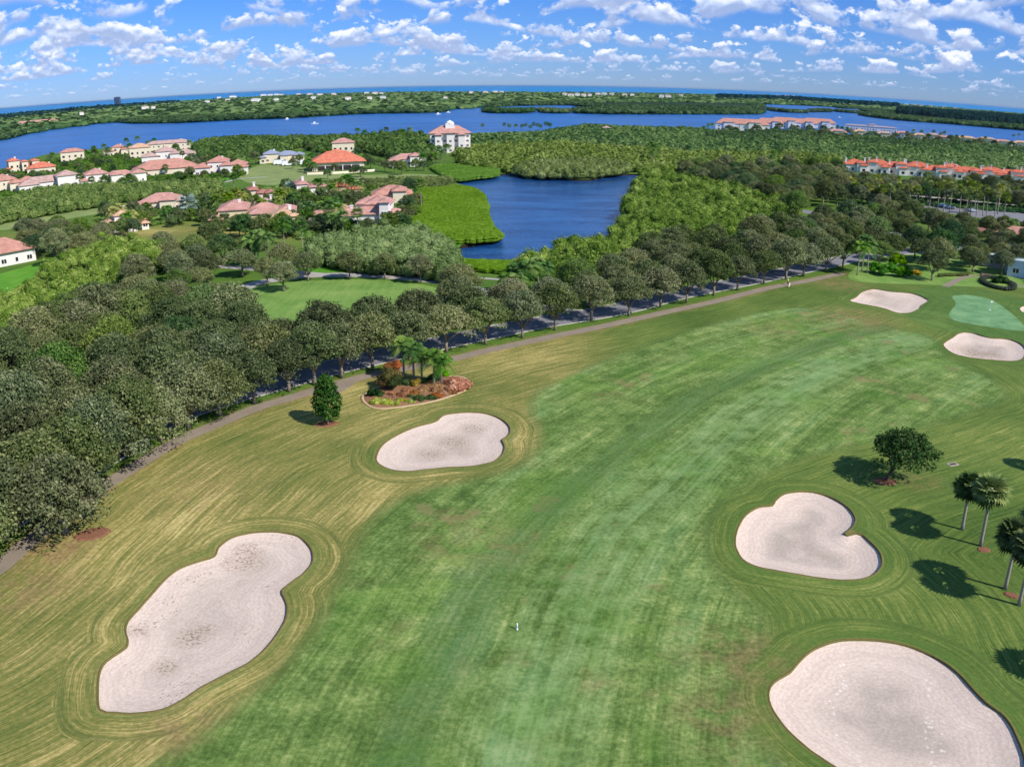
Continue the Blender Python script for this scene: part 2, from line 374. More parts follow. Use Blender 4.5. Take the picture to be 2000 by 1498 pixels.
    f3 = t.noise(t.xyz(t.m('MULTIPLY', s.outputs[0], .3), t.m('MULTIPLY', s.outputs[1], .3), t.m('MULTIPLY', g, 0.16)), 1.0, 2, 0.5)
    kk = t.m('ADD', t.m('MULTIPLY', f1, 0.48), t.m('MULTIPLY', f2, 0.42)); mot = t.noise(P, 0.33, 5, 0.68); kk = t.m('ADD', kk, t.m('MULTIPLY', f3, 0.6)); kk = t.m('ADD', kk, t.m('MULTIPLY', grain, 0.75)); kk = t.m('ADD', kk, t.m('MULTIPLY', mot, 0.9)); kk = t.m('SUBTRACT', kk, 1.10)
    fw = t.ramp(kk, [(0.2, lin(70, 94, 42)), (0.42, lin(100, 124, 62)), (0.58, lin(126, 146, 80)), (0.78, lin(168, 174, 108))])
    fw = t.mix(t.ss(f3, 0.5, 0.68, 0.0, 0.4), fw, t.ramp(kk, [(0.15, lin(62, 98, 66)), (0.5, lin(92, 134, 86)), (0.85, lin(130, 164, 110))]))
    p2 = t.noise(P, 0.09, 3, 0.6, dist=0.6)
    fw = t.mix(t.ss(p2, 0.50, 0.62, 0.0, 0.55), fw, t.ramp(kk, [(0.2, lin(70, 108, 42)), (0.7, lin(118, 148, 66))]))
    p3 = t.noise(t.scaled(P, 1, 1, 1), 0.16, 3, 0.6); o3 = t.noise(P, 0.021, 2)
    fw = t.mix(t.m('MULTIPLY', t.ss(p3, 0.56, 0.7), t.ss(o3, 0.45, 0.6, 0.1, 0.75)), fw, lin(138, 124, 84))
    bnd = t.m('MULTIPLY', t.ss(g, -1.0, 4.0), t.ss(g, 13.0, 7.0)); fw = t.mix(t.m('MULTIPLY', bnd, t.ss(t.m('ADD', t.m('MULTIPLY', f1, .5), t.m('MULTIPLY', mot, .5)), 0.38, 0.6, 0.0, 0.42)), fw, lin(124, 158, 106))
    bn2 = t.m('MULTIPLY', t.ss(g, -7.0, -4.0), t.ss(g, 0.5, -2.0)); fw = t.mix(t.m('MULTIPLY', bn2, t.ss(mot, 0.35, 0.6, 0.1, 0.5)), fw, lin(62, 100, 58))
    ed = t.ss(t.m('ABSOLUTE', fair), 0.0, 1.3); band = t.m('MULTIPLY', t.m('SUBTRACT', 1.0, ed), 0.35)
    c = t.mix(t.ss(t.m('ADD', fair, t.m('MULTIPLY', t.m('SUBTRACT', grain, 0.5), 1.6)), -1.5, 1.5), rough, fw)
    c = t.mix(t.m('MULTIPLY', band, n2), c, lin(58, 84, 48))
    # collar of the putting green and bare patches
    c = t.mix(t.m('MULTIPLY', t.ss(gd, -1.0, -2.6), t.ss(gd, -9.0, -4.0)), c, lin(76, 120, 54), ) if False else c
    col = t.m('MULTIPLY', t.ss(gd, 11.0, 8.0), t.ss(gd, 0.0, 0.3))
    c = t.mix(t.m('MULTIPLY', col, 0.55), c, t.ramp(kk, [(0.25, lin(58, 96, 46)), (0.7, lin(100, 134, 66))]))
    bare = t.m('MULTIPLY', t.attr('bare'), t.ss(t.noise(P, 0.5, 4, .6), 0.35, 0.6))
    c = t.mix(bare, c, t.ramp(grain, [(0.3, lin(118, 88, 62)), (0.7, lin(170, 140, 104))]))
    return c, grain, n2

def turf_mat():
    m, t, b = newmat('turf')
    c, grain, n2 = turf_nodes(t)
    t.put(b.inputs['Base Color'], c); b.inputs['Roughness'].default_value = 0.95; b.inputs['Specular IOR Level'].default_value = 0.1
    t.put(b.inputs['Normal'], t.bump(t.m('ADD', grain, t.m('MULTIPLY', n2, 0.5)), 0.3, 0.08))
    return m
M_TURF = turf_mat()

# ------------------------------------------------------------------ ground sheet with real holes for bunkers and ponds
def build_ground():
    gx, gy = np.meshgrid(np.arange(-92, 128, 1.15), np.arange(20, 232, 1.15)); gx = gx.ravel(); gy = gy.ravel()
    gx = gx + rng.uniform(-.25, .25, gx.size); gy = gy + rng.uniform(-.25, .25, gy.size)
    keep = np.ones(gx.size, bool)
    front = PATH  # the wood behind the path needs no fine mesh
    for o, *_ in B:
        m = (gx > o[:, 0].min() - 1) & (gx < o[:, 0].max() + 1) & (gy > o[:, 1].min() - 1) & (gy < o[:, 1].max() + 1)
        idx = np.where(m)[0]
        bad = inside(o, gx[idx], gy[idx]) | (dist_poly(o, gx[idx], gy[idx]) < 0.35)
        keep[idx[bad]] = False
    pathpoly = np.concatenate([PATH, [(140, 232), (-140, 260), (-140, 40)]])
    behind = inside(pathpoly, gx, gy) & (dist_poly(PATH, gx, gy, False) > 4)
    keep &= ~(behind & (rng.random(gx.size) > 0.12))
    X = [gx[keep]]; Y = [gy[keep]]
    # coarse rest
    hx, hy = np.meshgrid(np.arange(-1000, 1400, 40.0), np.arange(-280, 1200, 40.0)); hx = hx.ravel(); hy = hy.ravel()
    k = inside(MAIN, hx, hy) & ~((hx > -95) & (hx < 131) & (hy > 17) & (hy < 235)) & (dist_poly(MAIN, hx, hy) > 8)
    X.append(hx[k]); Y.append(hy[k])
    pts = [Vector((a, b)) for a, b in zip(np.concatenate(X), np.concatenate(Y))]
    edges = []
    loops = [MAIN] + [b[0] for b in B] + [POND, POND2]
    for L in loops:
        n0 = len(pts); pts += [Vector(p) for p in L]; n = len(L)
        edges += [(n0 + i, n0 + (i + 1) % n) for i in range(n)]
    r = delaunay_2d_cdt(pts, edges, [], 0, 1e-4)
    V = np.array([(v.x, v.y) for v in r[0]]); T = np.array(r[2])
    C = V[T].mean(1); ok = inside(MAIN, C[:, 0], C[:, 1])
    for L in loops[1:]: ok &= ~inside(L, C[:, 0], C[:, 1])
    T = T[ok]
    a, b, c = V[T[:, 0]], V[T[:, 1]], V[T[:, 2]]
    fl = ((b - a)[:, 0] * (c - a)[:, 1] - (b - a)[:, 1] * (c - a)[:, 0]) < 0
    T[fl] = T[fl][:, ::-1]
    x, y = V[:, 0], V[:, 1]
    me = mesh_np('ground', np.c_[V, np.zeros(len(V))], T)
    near = (x > -200) & (x < 250) & (y > -100) & (y < 300); ni = np.where(near)[0]
    def fld(poly, closed=True, signed=False, far=60.0):
        d = np.full(len(x), far); d[ni] = dist_poly(poly, x[ni], y[ni], closed)
        if signed: d = np.where(inside(poly, x, y), d, -d)
        return d
    fair = fld(FAIR, True, True); db = np.full(len(x), 60.0)
    for o, *_ in B: db = np.minimum(db, fld(o))
    dp = fld(PATH, False); gd = -fld(GREEN, True, True)
    dax = fld(AXIS, False)
    t0 = AXIS[np.clip(np.searchsorted(AXIS[:, 1], y), 1, len(AXIS) - 1)]
    side = np.where(x > np.interp(y, AXIS[:, 1], AXIS[:, 0]), 1.0, -1.0)
    dc = np.where(side < 0, dp, np.abs(fair))
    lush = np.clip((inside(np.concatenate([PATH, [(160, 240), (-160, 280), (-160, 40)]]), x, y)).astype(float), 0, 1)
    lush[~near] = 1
    bare = np.zeros(len(x))
    for q, rad, s in ((G(110, 1075), 4, .8), (G(45, 1060), 2, .5), (G(1670, 622), 9, .55), (G(1640, 556), 7, .5), (G(1445, 1285), 4.5, .45), (G(1410, 1400), 4, .4), (G(930, 1060), 6, .25), (G(1800, 940), 3, .35),
                      (G(350, 1420), 3, .4), (G(60, 1150), 5, .5), (G(400, 950), 8, .25), (G(1750, 1300), 0.1, 0), (G(1310, 1280), 1.2, .4), (G(1160, 1330), 1.5, .4), (G(1500, 640), 6, .3)):
        bare = np.maximum(bare, s * np.clip(1.4 - np.hypot(x - q[0], y - q[1]) / rad, 0, 1))
    bare = np.maximum(bare, 0.55 * np.clip(1.6 - np.abs(dp - 1.2) / 0.7, 0, 1))
    for n, v in (('fair', fair), ('dc', dc), ('df', dax * side), ('db', db), ('gd', gd), ('lush', lush), ('bare', bare)): attr(me, n, v)
    o = link('ground', me, None, M_TURF); o['kind'] = 'structure'
build_ground()

# ------------------------------------------------------------------ bunkers
def sand_mat(brown):
    m, t, b = newmat('bunker_sand')
    P = t.pos(); de = t.attr('de'); dn = t.attr('damp')
    g = t.noise(P, 3.5, 4, 0.7); g2 = t.noise(P, 0.35, 3)
    c = t.ramp(g, [(0.3, lin(204, 182, 167)), (0.5, lin(217, 196, 181)), (0.7, lin(230, 211, 196))])
    # rake furrows follow the outline
    w = t.m('ADD', t.m('MULTIPLY', de, 1.0), t.m('MULTIPLY', g2, 2.4))
    rk = t.m('SINE', t.m('MULTIPLY', w, 13.0)); rk2 = t.m('SINE', t.m('MULTIPLY', w, 2.9))
    c = t.mix(t.m('MULTIPLY', t.ss(rk, 0.2, 1.0), 0.17), c, lin(168, 152, 144))
    c = t.mix(t.m('MULTIPLY', t.ss(rk2, 0.0, 1.0), 0.16), c, lin(176, 162, 152))
    c = t.mix(t.m('MULTIPLY', dn, t.ss(g2, 0.3, 0.6, 0.45, 0.9)), c, t.ramp(g, [(0.3, lin(164, 150, 138)), (0.7, lin(190, 176, 162))]))
    if brown:
        sp = t.noise(P, 2.6, 4, 0.75); ar = t.noise(P, 0.16, 2)
        c = t.mix(t.m('MULTIPLY', t.m('MULTIPLY', t.ss(sp, 0.56, 0.66), t.ss(ar, 0.5, 0.62)), 0.7 * brown), c, lin(112, 98, 78))
        c = t.mix(t.m('MULTIPLY', t.m('MULTIPLY', t.ss(ar, 0.5, 0.66), dn), 0.5 * brown), c, lin(160, 130, 108))
    st = t.attr('stain'); sp2 = t.noise(P, 3.4, 4, 0.75)
    c = t.mix(t.m('MULTIPLY', t.m('MULTIPLY', st, 0.25), t.ss(g2, 0.25, 0.6, 0.5, 1.0)), c, lin(170, 144, 122))
    c = t.mix(t.m('MULTIPLY', st, t.ss(sp2, 0.5, 0.6, 0.0, 0.85)), c, lin(118, 102, 82))
    ft = t.attr('feet'); pn = t.n('ShaderNodeTexVoronoi', feature='F1'); t.put(pn.inputs['Vector'], P); pn.inputs['Scale'].default_value = 1.9
    c = t.mix(t.m('MULTIPLY', t.m('MULTIPLY', t.ss(ft, 0.42, 0.25), t.ss(pn.outputs['Distance'], 0.36, 0.24)), 0.6), c, lin(236, 224, 212))
    t.put(b.inputs['Base Color'], c); b.inputs['Roughness'].default_value = 1.0; b.inputs['Specular IOR Level'].default_value = 0.05
    t.put(b.inputs['Normal'], t.bump(t.m('ADD', g, t.m('MULTIPLY', rk, 0.2)), 0.2, 0.05))
    return m
M_LIP = plain('cut_turf_edge', lin(112, 106, 62), 0.95, 0.05, 0.3, 6)
for bi, (o, dep, brown, lab) in enumerate(B):
    cx, cy = o.mean(0)
    root = thing('sand_bunker', lab, 'sand bunker', (cx, cy, 0), 0, 'white sand bunkers on the golf course')
    L = o - (cx, cy)
    so, V, T = sheet('sand', L, 0, None, 0.3 if bi == 3 else 0.55, None)
    d = dist_poly(L, V[:, 0], V[:, 1]); dmax = d.max()
    z = -0.14 - dep * (1 - np.exp(-d / (0.33 * dmax))) - 0.02
    co = np.c_[V, z]; so.data.vertices.foreach_set('co', co.astype(np.float32).ravel())
    attr(so.data, 'de', d); attr(so.data, 'damp', np.clip((d / dmax - 0.42) / 0.3, 0, 1) * (1.0 if bi in (2, 3, 5) else 0.55))
    stain = np.zeros(len(V))
    for bb, (qx, qy), sr in ((0, (475, 1095), 2.3), (0, (480, 1075), 1.6), (0, (372, 1240), 1.7), (0, (395, 1228), 1.2), (0, (322, 1300), 1.2), (0, (270, 1232), 1.0), (1, (885, 862), 2.4), (1, (840, 885), 2.2), (1, (925, 835), 2.0), (4, (1705, 575), 3.2), (5, (1905, 687), 5.0), (5, (1925, 690), 4.0)):
        if bb == bi:
            sx_, sy_ = G(qx, qy, -.4); stain = np.maximum(stain, np.clip(1.3 - np.hypot(V[:, 0] + cx - sx_, V[:, 1] + cy - sy_) / sr, 0, 1))
    attr(so.data, 'stain', stain)
    feet = np.full(len(V), 9.0); along = np.zeros(len(V))
    if bi == 3:   # lines of footprints
        for line in (crop(1450, 1220, 3.636, [(1330, 320), (1355, 450), (1345, 600), (1345, 760), (1385, 900), (1340, 1000)]), crop(1450, 1220, 3.636, [(1440, 600), (1440, 760), (1430, 900), (1415, 1000)]),
                     crop(1450, 1220, 3.636, [(720, 240), (735, 380), (640, 500), (660, 620), (740, 800), (890, 980)])):
            fd = dist_poly(spline(np.array(GP(line)) - (cx, cy), 0.3), V[:, 0], V[:, 1], False)
            feet = np.minimum(feet, fd)
    so.data.polygons.foreach_set('use_smooth', np.ones(len(T), bool))
    attr(so.data, 'feet', feet)
    so.data.materials.clear(); so.data.materials.append(sand_mat(brown)); so.parent = root
    n = len(L); i = np.arange(n)
    Nn = np.roll(L, -1, 0) - np.roll(L, 1, 0); Nn = np.stack([Nn[:, 1], -Nn[:, 0]], 1); Nn /= np.linalg.norm(Nn, axis=1)[:, None] + 1e-9
    area = np.sum(L[:, 0] * np.roll(L[:, 1], -1) - np.roll(L[:, 0], -1) * L[:, 1])
    if area < 0: Nn = -Nn
    hh = 0.05 + 0.05 * np.sin(np.arange(n) * 0.7) ** 2
    rows = [np.c_[L + Nn * 0.16, np.full(n, -0.01)], np.c_[L + Nn * 0.07, hh * .6], np.c_[L - Nn * 0.02, hh * .5], np.c_[L - Nn * 0.05, np.full(n, -0.4)]]
    Fq = np.concatenate([np.stack([k * n + i, k * n + (i + 1) % n, (k + 1) * n + (i + 1) % n, (k + 1) * n + i], 1) for k in range(3)])
    lo = link('turf_lip', mesh_np('turf_lip', np.concatenate(rows), Fq), root, M_LIP)
# ------------------------------------------------------------------ putting green, roads, paths, lawns
def green_mat():
    m, t, b = newmat('green_turf'); P = t.pos()
    g = t.noise(P, 0.25, 4, 0.6); g2 = t.noise(P, 2.0, 2)
    t.put(b.inputs['Base Color'], t.ramp(t.m('ADD', t.m('MULTIPLY', g, 0.7), t.m('MULTIPLY', g2, 0.3)), [(0.3, lin(86, 128, 84)), (0.5, lin(112, 152, 104)), (0.7, lin(138, 172, 120))]))
    b.inputs['Specular IOR Level'].default_value = 0.1; return m
sheet('putting_green', GREEN, 0.02, green_mat())
def lawn_mat(name, a, b_, c_):
    m, t, b = newmat(name); P = t.pos()
    g = t.noise(P, 0.12, 4, 0.6); g2 = t.noise(P, 1.2, 3, .7)
    st = t.noise(t.scaled(P, 0.9, 0.06, 0), 1.0, 2)
    f = t.m('ADD', t.m('MULTIPLY', g, 0.5), t.m('ADD', t.m('MULTIPLY', g2, 0.25), t.m('MULTIPLY', st, 0.25)))
    t.put(b.inputs['Base Color'], t.ramp(f, [(0.32, a), (0.5, b_), (0.68, c_)])); b.inputs['Specular IOR Level'].default_value = 0.1; return m
M_LAWN = lawn_mat('lawn', lin(88, 122, 54), lin(116, 148, 72), lin(146, 164, 90))
M_LAWN2 = lawn_mat('bright_lawn', lin(72, 124, 34), lin(92, 146, 44), lin(116, 162, 60))
M_LAWN3 = lawn_mat('dry_lawn', lin(104, 124, 70), lin(132, 146, 88), lin(158, 164, 108))
for pts, mt in (([(455, 578), (480, 566), (560, 552), (640, 547), (720, 546), (800, 553), (850, 562), (870, 590), (800, 650), (640, 670), (500, 640), (440, 600)], M_LAWN),
            ([(560, 530), (600, 520), (700, 522), (800, 528), (880, 540), (900, 552), (820, 540), (700, 532), (600, 534)], M_LAWN2),
            ([(-60, 570), (-60, 545), (0, 535), (60, 518), (120, 505), (180, 490), (200, 500), (150, 530), (60, 575), (0, 600), (-60, 620)], M_LAWN2),
            ([(-60, 385), (0, 378), (100, 365), (200, 358), (330, 352), (440, 342), (430, 356), (200, 385), (0, 420), (-60, 425)], M_LAWN2),
            ([(480, 335), (520, 322), (620, 330), (700, 342), (800, 340), (880, 345), (890, 356), (700, 366), (520, 362), (470, 350)], M_LAWN3),
            ([(330, 400), (300, 392), (360, 378), (430, 372), (480, 375), (470, 392), (400, 402)], M_LAWN3),
            ([(0, 432), (60, 424), (180, 398), (290, 386), (300, 400), (180, 420), (60, 440), (0, 450)], M_LAWN3),
            ([(540, 285), (560, 278), (605, 272), (612, 282), (580, 292)], M_LAWN3),
            ([(780, 472), (830, 455), (900, 470), (880, 490), (800, 490)], M_LAWN2),
            ([(1660, 545), (1700, 505), (1760, 490), (1860, 500), (2060, 520), (2060, 560), (1800, 556)], M_LAWN)):
    sheet('lawn', spline(GP(pts), 3, True), 0.01, mt)

def asphalt(name, a, b_, streak=False):
    m, t, b = newmat(name); P = t.pos()
    g = t.noise(P, 0.35, 4, .6); g2 = t.noise(P, 5, 3, .7)
    t.put(b.inputs['Base Color'], t.mix(t.m('ADD', t.m('MULTIPLY', g, .7), t.m('MULTIPLY', g2, .3)), a, b_)); b.inputs['Roughness'].default_value = 0.9; return m
M_ROAD = asphalt('road_asphalt', lin(104, 104, 112), lin(150, 148, 152))
M_LOOP = asphalt('loop_concrete', lin(142, 138, 136), lin(196, 190, 184))
M_PATH = asphalt('path_surface', lin(112, 102, 90), lin(168, 152, 134))
M_CURB = plain('kerb_concrete', lin(176, 170, 162), .9, .1)
M_PAVE = plain('brick_pavers', lin(158, 110, 98), .9, .1, .2, 3)
def road(name, L, w, mt, z, kerbs=True):
    strip(name, L, w, z, mt)
    if kerbs:
        for s in (-1, 1): strip('kerb', L, 0.35, 0.0, M_CURB, h=0.12, off=s * (w / 2 + 0.17))
road('road', ROAD, 7.0, M_ROAD, 0.024)
road('road', ROAD2, 6.0, M_ROAD, 0.028)
road('road', LOOP, 4.6, M_LOOP, 0.016, False)
road('road', BRANCH, 3.8, M_LOOP, 0.020, False)
road('road', ROAD3, 7.5, M_ROAD, 0.032)
road('road', ROAD4, 5.0, M_LOOP, 0.036)
strip('footpath', WALK, 1.6, 0.020, M_LOOP)
strip('cart_path', PATH, 2.5, 0.016, M_PATH)
strip('cart_path', spline(GP([(1846, 560), (1885, 541), (1915, 540), (1950, 548), (2000, 560), (2060, 575)]), 1.5), 2.0, 0.016, M_PATH)
strip('cart_path', spline(GP([(640, 778), (655, 765), (678, 752), (690, 741)]), 1.0), 1.8, 0.008, M_PATH)
strip('cart_path', spline(GP([(395, 363), (440, 356), (465, 350), (520, 346)]), 3.0), 3, 0.020, M_LOOP)
strip('cart_path', spline(GP([(1200, 321), (1240, 322), (1290, 328)]), 4.0), 4, 0.020, M_LOOP)
sheet('parking_lot', spline(GP([(1790, 392), (1860, 396), (1960, 408), (2060, 420), (2060, 445), (1960, 432), (1860, 418), (1800, 408)]), 4, True), 0.016, M_ROAD)
sheet('plaza', spline(GP([(1880, 444), (1900, 440), (1940, 448), (1960, 458), (1940, 464), (1900, 458)]), 4, True), 0.03, M_PAVE)

# ------------------------------------------------------------------ water and the barrier island
def water_mat(name, deep, lite, bscale, rough, spec=0.5):
    m, t, b = newmat(name); P = t.pos()
    n1 = t.noise(t.scaled(P, 1, 1.0, 1), bscale, 4, 0.65); n2 = t.noise(t.scaled(P, 0.4, 1.2, 1), bscale * 0.06, 3, 0.6)
    t.put(b.inputs['Base Color'], t.mix(t.ss(t.m('ADD', t.m('MULTIPLY', n1, .45), t.m('MULTIPLY', n2, .55)), 0.38, 0.62), deep, lite))
    b.inputs['Roughness'].default_value = rough; b.inputs['Specular IOR Level'].default_value = spec; b.inputs['IOR'].default_value = 1.33
    t.put(b.inputs['Normal'], t.bump(n1, 0.9, 0.35 / bscale * 0.5))
    return m
M_LAGOON = water_mat('lagoon_water', lin(8, 72, 142), lin(26, 104, 176), 0.25, 0.28, 0.35)
M_POND = water_mat('pond_water', lin(8, 50, 104), lin(40, 92, 150), 1.0, 0.22, 0.4)
M_OCEAN = water_mat('ocean_water', lin(0, 112, 178), lin(4, 138, 198), 0.02, 0.35, 0.25)
COAST_PX = [(-300, 282), (-200, 262), (0, 231), (120, 219), (250, 208), (350, 201), (500, 192), (700, 184), (1050, 184), (1400, 188), (1545, 192), (1755, 206), (1900, 217), (2000, 226), (2200, 250), (2350, 272)]
COAST = spline(GP(COAST_PX), 150.0)
FRONT = spline(GP([(-300, 335), (-120, 297), (0, 274), (40, 265), (62, 258), (56, 251), (92, 245), (168, 239), (228, 239), (262, 241), (350, 240), (490, 233), (560, 231), (700, 223), (800, 221), (862, 219), (872, 214), (866, 209), (910, 206), (945, 209), (1050, 206), (1150, 206), (1178, 209), (1150, 214), (1124, 217), (1130, 221), (1200, 223), (1350, 223), (1470, 223), (1491, 219), (1474, 211), (1465, 205), (1492, 203), (1540, 205), (1612, 207), (1645, 212), (1700, 214), (1752, 217), (1702, 222), (1683, 226), (1755, 235), (1860, 243), (1965, 252), (2020, 257), (2150, 272), (2350, 305)]), 20.0)
BARRIER = np.concatenate([FRONT, COAST[::-1]])
M_SHORE = plain('island_soil', lin(48, 66, 42), .95, .05, .3, .05)
M_BEACH = plain('beach_sand', lin(214, 200, 172), .95, .05, .1, .05)
mid = COAST * 0.9
sheet('lagoon', [(-2600, 120), (2600, 400)] + [tuple(p) for p in mid[::-1]], -0.8, M_LAGOON) if False else None
lag = [(-4000, 300), (-700, 300), (0, 700), (900, 700), (4500, 700)] + [tuple(p) for p in mid[::-1]]
sheet('lagoon', lag, -0.8, M_LAGOON)
oc = [tuple(p) for p in mid] + [(9000, 3000), (90000, 60000), (90000, 120000), (-90000, 120000), (-90000, 40000), (-6000, 2000)]
sheet('ocean', oc, -0.8, M_OCEAN)
def land(name, poly, z=0.3):
    o, V, T = sheet(name, poly, z, M_SHORE)
    n = len(poly); i = np.arange(n); P = np.asarray(poly)
    me = mesh_np('bank', np.concatenate([np.c_[P, np.full(n, z)], np.c_[P, np.full(n, -1.2)]]), np.stack([i, (i + 1) % n, n + (i + 1) % n, n + i], 1))
    b = link('shore', me, None, M_SHORE); b['kind'] = 'structure'
land('island_ground', BARRIER)
def from_front(px, depth):
    f = np.array(spline(GP(px), 8.0)); d = f / np.linalg.norm(f, axis=1)[:, None]
    t = np.sin(np.linspace(0, math.pi, len(f))) ** 0.4
    return np.concatenate([f, (f + d * (t * depth)[:, None])[::-1][1:-1]])
I1 = from_front([(944, 218), (960, 220.5), (1000, 221), (1030, 220.5), (1041, 218)], 90)
I2 = from_front([(1051, 218), (1070, 220.5), (1100, 221), (1115, 218.5)], 80)
I4 = from_front([(1499, 214), (1510, 217), (1540, 220), (1577, 221)], 90)
I5 = from_front([(1578, 219), (1600, 219), (1624, 219)], 160)
I6 = from_front([(1630, 218), (1650, 220), (1684, 222)], 90)
ISLES = [I1, I2, I4, I5, I6]
for i_ in ISLES: land('islet_ground', i_)
M_MUD = plain('mud_bank', lin(54, 44, 34), .9, .1, .2, 1)
for P_, nm in ((POND, 'pond'), (POND2, 'pond')):
    big = P_.mean(0) + (P_ - P_.mean(0)) * 1.02
    sheet(nm, big, -0.75, M_POND)
    n = len(P_); i = np.arange(n)
    b_ = link('pond_bank', mesh_np('pond_bank', np.concatenate([np.c_[P_, np.zeros(n)], np.c_[P_, np.full(n, -1.3)]]), np.stack([i, (i + 1) % n, n + (i + 1) % n, n + i], 1)), None, M_MUD); b_['kind'] = 'structure'
n = len(MAIN); i = np.arange(n)
b_ = link('shore', mesh_np('shore', np.concatenate([np.c_[MAIN, np.zeros(n)], np.c_[MAIN, np.full(n, -1.5)]]), np.stack([i, (i + 1) % n, n + (i + 1) % n, n + i], 1)), None, M_MUD); b_['kind'] = 'structure'

# ------------------------------------------------------------------ foliage generators
def cards(C, N, size, r):
    """leaf clusters: a bent rhomb per centre C, facing N"""
    n = len(C); N = N / (np.linalg.norm(N, axis=1)[:, None] + 1e-9)
    A = np.cross(N, r.normal(size=(n, 3))); A /= np.linalg.norm(A, axis=1)[:, None] + 1e-9
    Bv = np.cross(N, A); s = (size * r.uniform(0.6, 1.35, n))[:, None]; k = r.uniform(0.45, 0.85, n)[:, None]
    V = np.stack([C - A * s, C - Bv * s * k + N * s * 0.15, C + A * s, C + Bv * s * k - N * s * 0.1], 1).reshape(-1, 3)
    return V, np.arange(4 * n).reshape(n, 4)

def sphere_dirs(n, r, zmin=-1.0):
    z = r.uniform(zmin, 1, n); a = r.uniform(0, 2 * math.pi, n); q = np.sqrt(1 - z * z)
    return np.stack([q * np.cos(a), q * np.sin(a), z], 1)

def quadsphere(n=4):
    """lumpy closed core, all quads"""
    V = []; Fq = []; idx = {}
    def vid(p):
        k = tuple(np.round(p, 5))
        if k not in idx: idx[k] = len(V); V.append(p)
        return idx[k]
    for ax in range(3):
        for sg in (-1, 1):
            for i in range(n):
                for j in range(n):
                    q = []
                    for di, dj in ((0, 0), (1, 0), (1, 1), (0, 1)):
                        u, v = -1 + 2 * (i + di) / n, -1 + 2 * (j + dj) / n
                        p = [0, 0, 0]; p[ax] = sg; p[(ax + 1) % 3] = u * sg; p[(ax + 2) % 3] = v
                        p = np.array(p, float); p /= np.linalg.norm(p); q.append(vid(p))
                    Fq.append(q)
    return np.array(V), np.array(Fq)
QS_V, QS_F = quadsphere(3)

def clump(seed, n, card, zmin=-0.25, core=0.78):
    """unit bush: leaf clusters over a lumpy core"""
    r = np.random.default_rng(seed)
    D = sphere_dirs(n, r, zmin); lob = 1 + 0.16 * np.sin(D[:, 0] * 5 + seed) * np.cos(D[:, 1] * 4 + seed) + 0.1 * np.sin(D[:, 2] * 7)
    C = D * (lob * r.uniform(0.78, 1.08, n))[:, None]
    V, Fq = cards(C, D + r.normal(size=(n, 3)) * 0.45, np.full(n, card), r)
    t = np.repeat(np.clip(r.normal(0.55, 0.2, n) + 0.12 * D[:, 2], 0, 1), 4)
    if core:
        cv = QS_V * core; V = np.concatenate([V, cv]); Fq = np.concatenate([Fq, QS_F + 4 * n]); t = np.concatenate([t, np.full(len(cv), 0.25)])  # core tinted darker: the bush's inner shade put into its colour
    return V, Fq, t

def merge(protos, pos, scl, rz, pick, jit=0.28, seed=0):
    """many transformed copies of the unit clumps in one array set"""
    r = np.random.default_rng(seed); VV = []; FF = []; TT = []; off = 0
    for k, (V, Fq, t) in enumerate(protos):
        m = np.where(pick == k)[0]
        if not len(m): continue
        c, s = np.cos(rz[m])[:, None], np.sin(rz[m])[:, None]
        x = V[None, :, 0] * c - V[None, :, 1] * s; y = V[None, :, 0] * s + V[None, :, 1] * c; z = np.repeat(V[None, :, 2], len(m), 0)
        W = np.stack([x * scl[m, 0:1] + pos[m, 0:1], y * scl[m, 1:2] + pos[m, 1:2], z * scl[m, 2:3] + pos[m, 2:3]], 2)
        VV.append(W.reshape(-1, 3)); n = len(V)
        FF.append((Fq[None] + (np.arange(len(m)) * n)[:, None, None] + off).reshape(-1, 4)); off += n * len(m)
        TT.append((t[None] + r.normal(0, jit, (len(m), 1))).ravel())
    return np.concatenate(VV), np.concatenate(FF), np.clip(np.concatenate(TT), 0, 1)

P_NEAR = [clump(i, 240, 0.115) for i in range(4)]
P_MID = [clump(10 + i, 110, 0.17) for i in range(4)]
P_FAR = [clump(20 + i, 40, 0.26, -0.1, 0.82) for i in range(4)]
P_VFAR = [clump(30 + i, 8, 0.5, 0.0, 0.9) for i in range(4)]

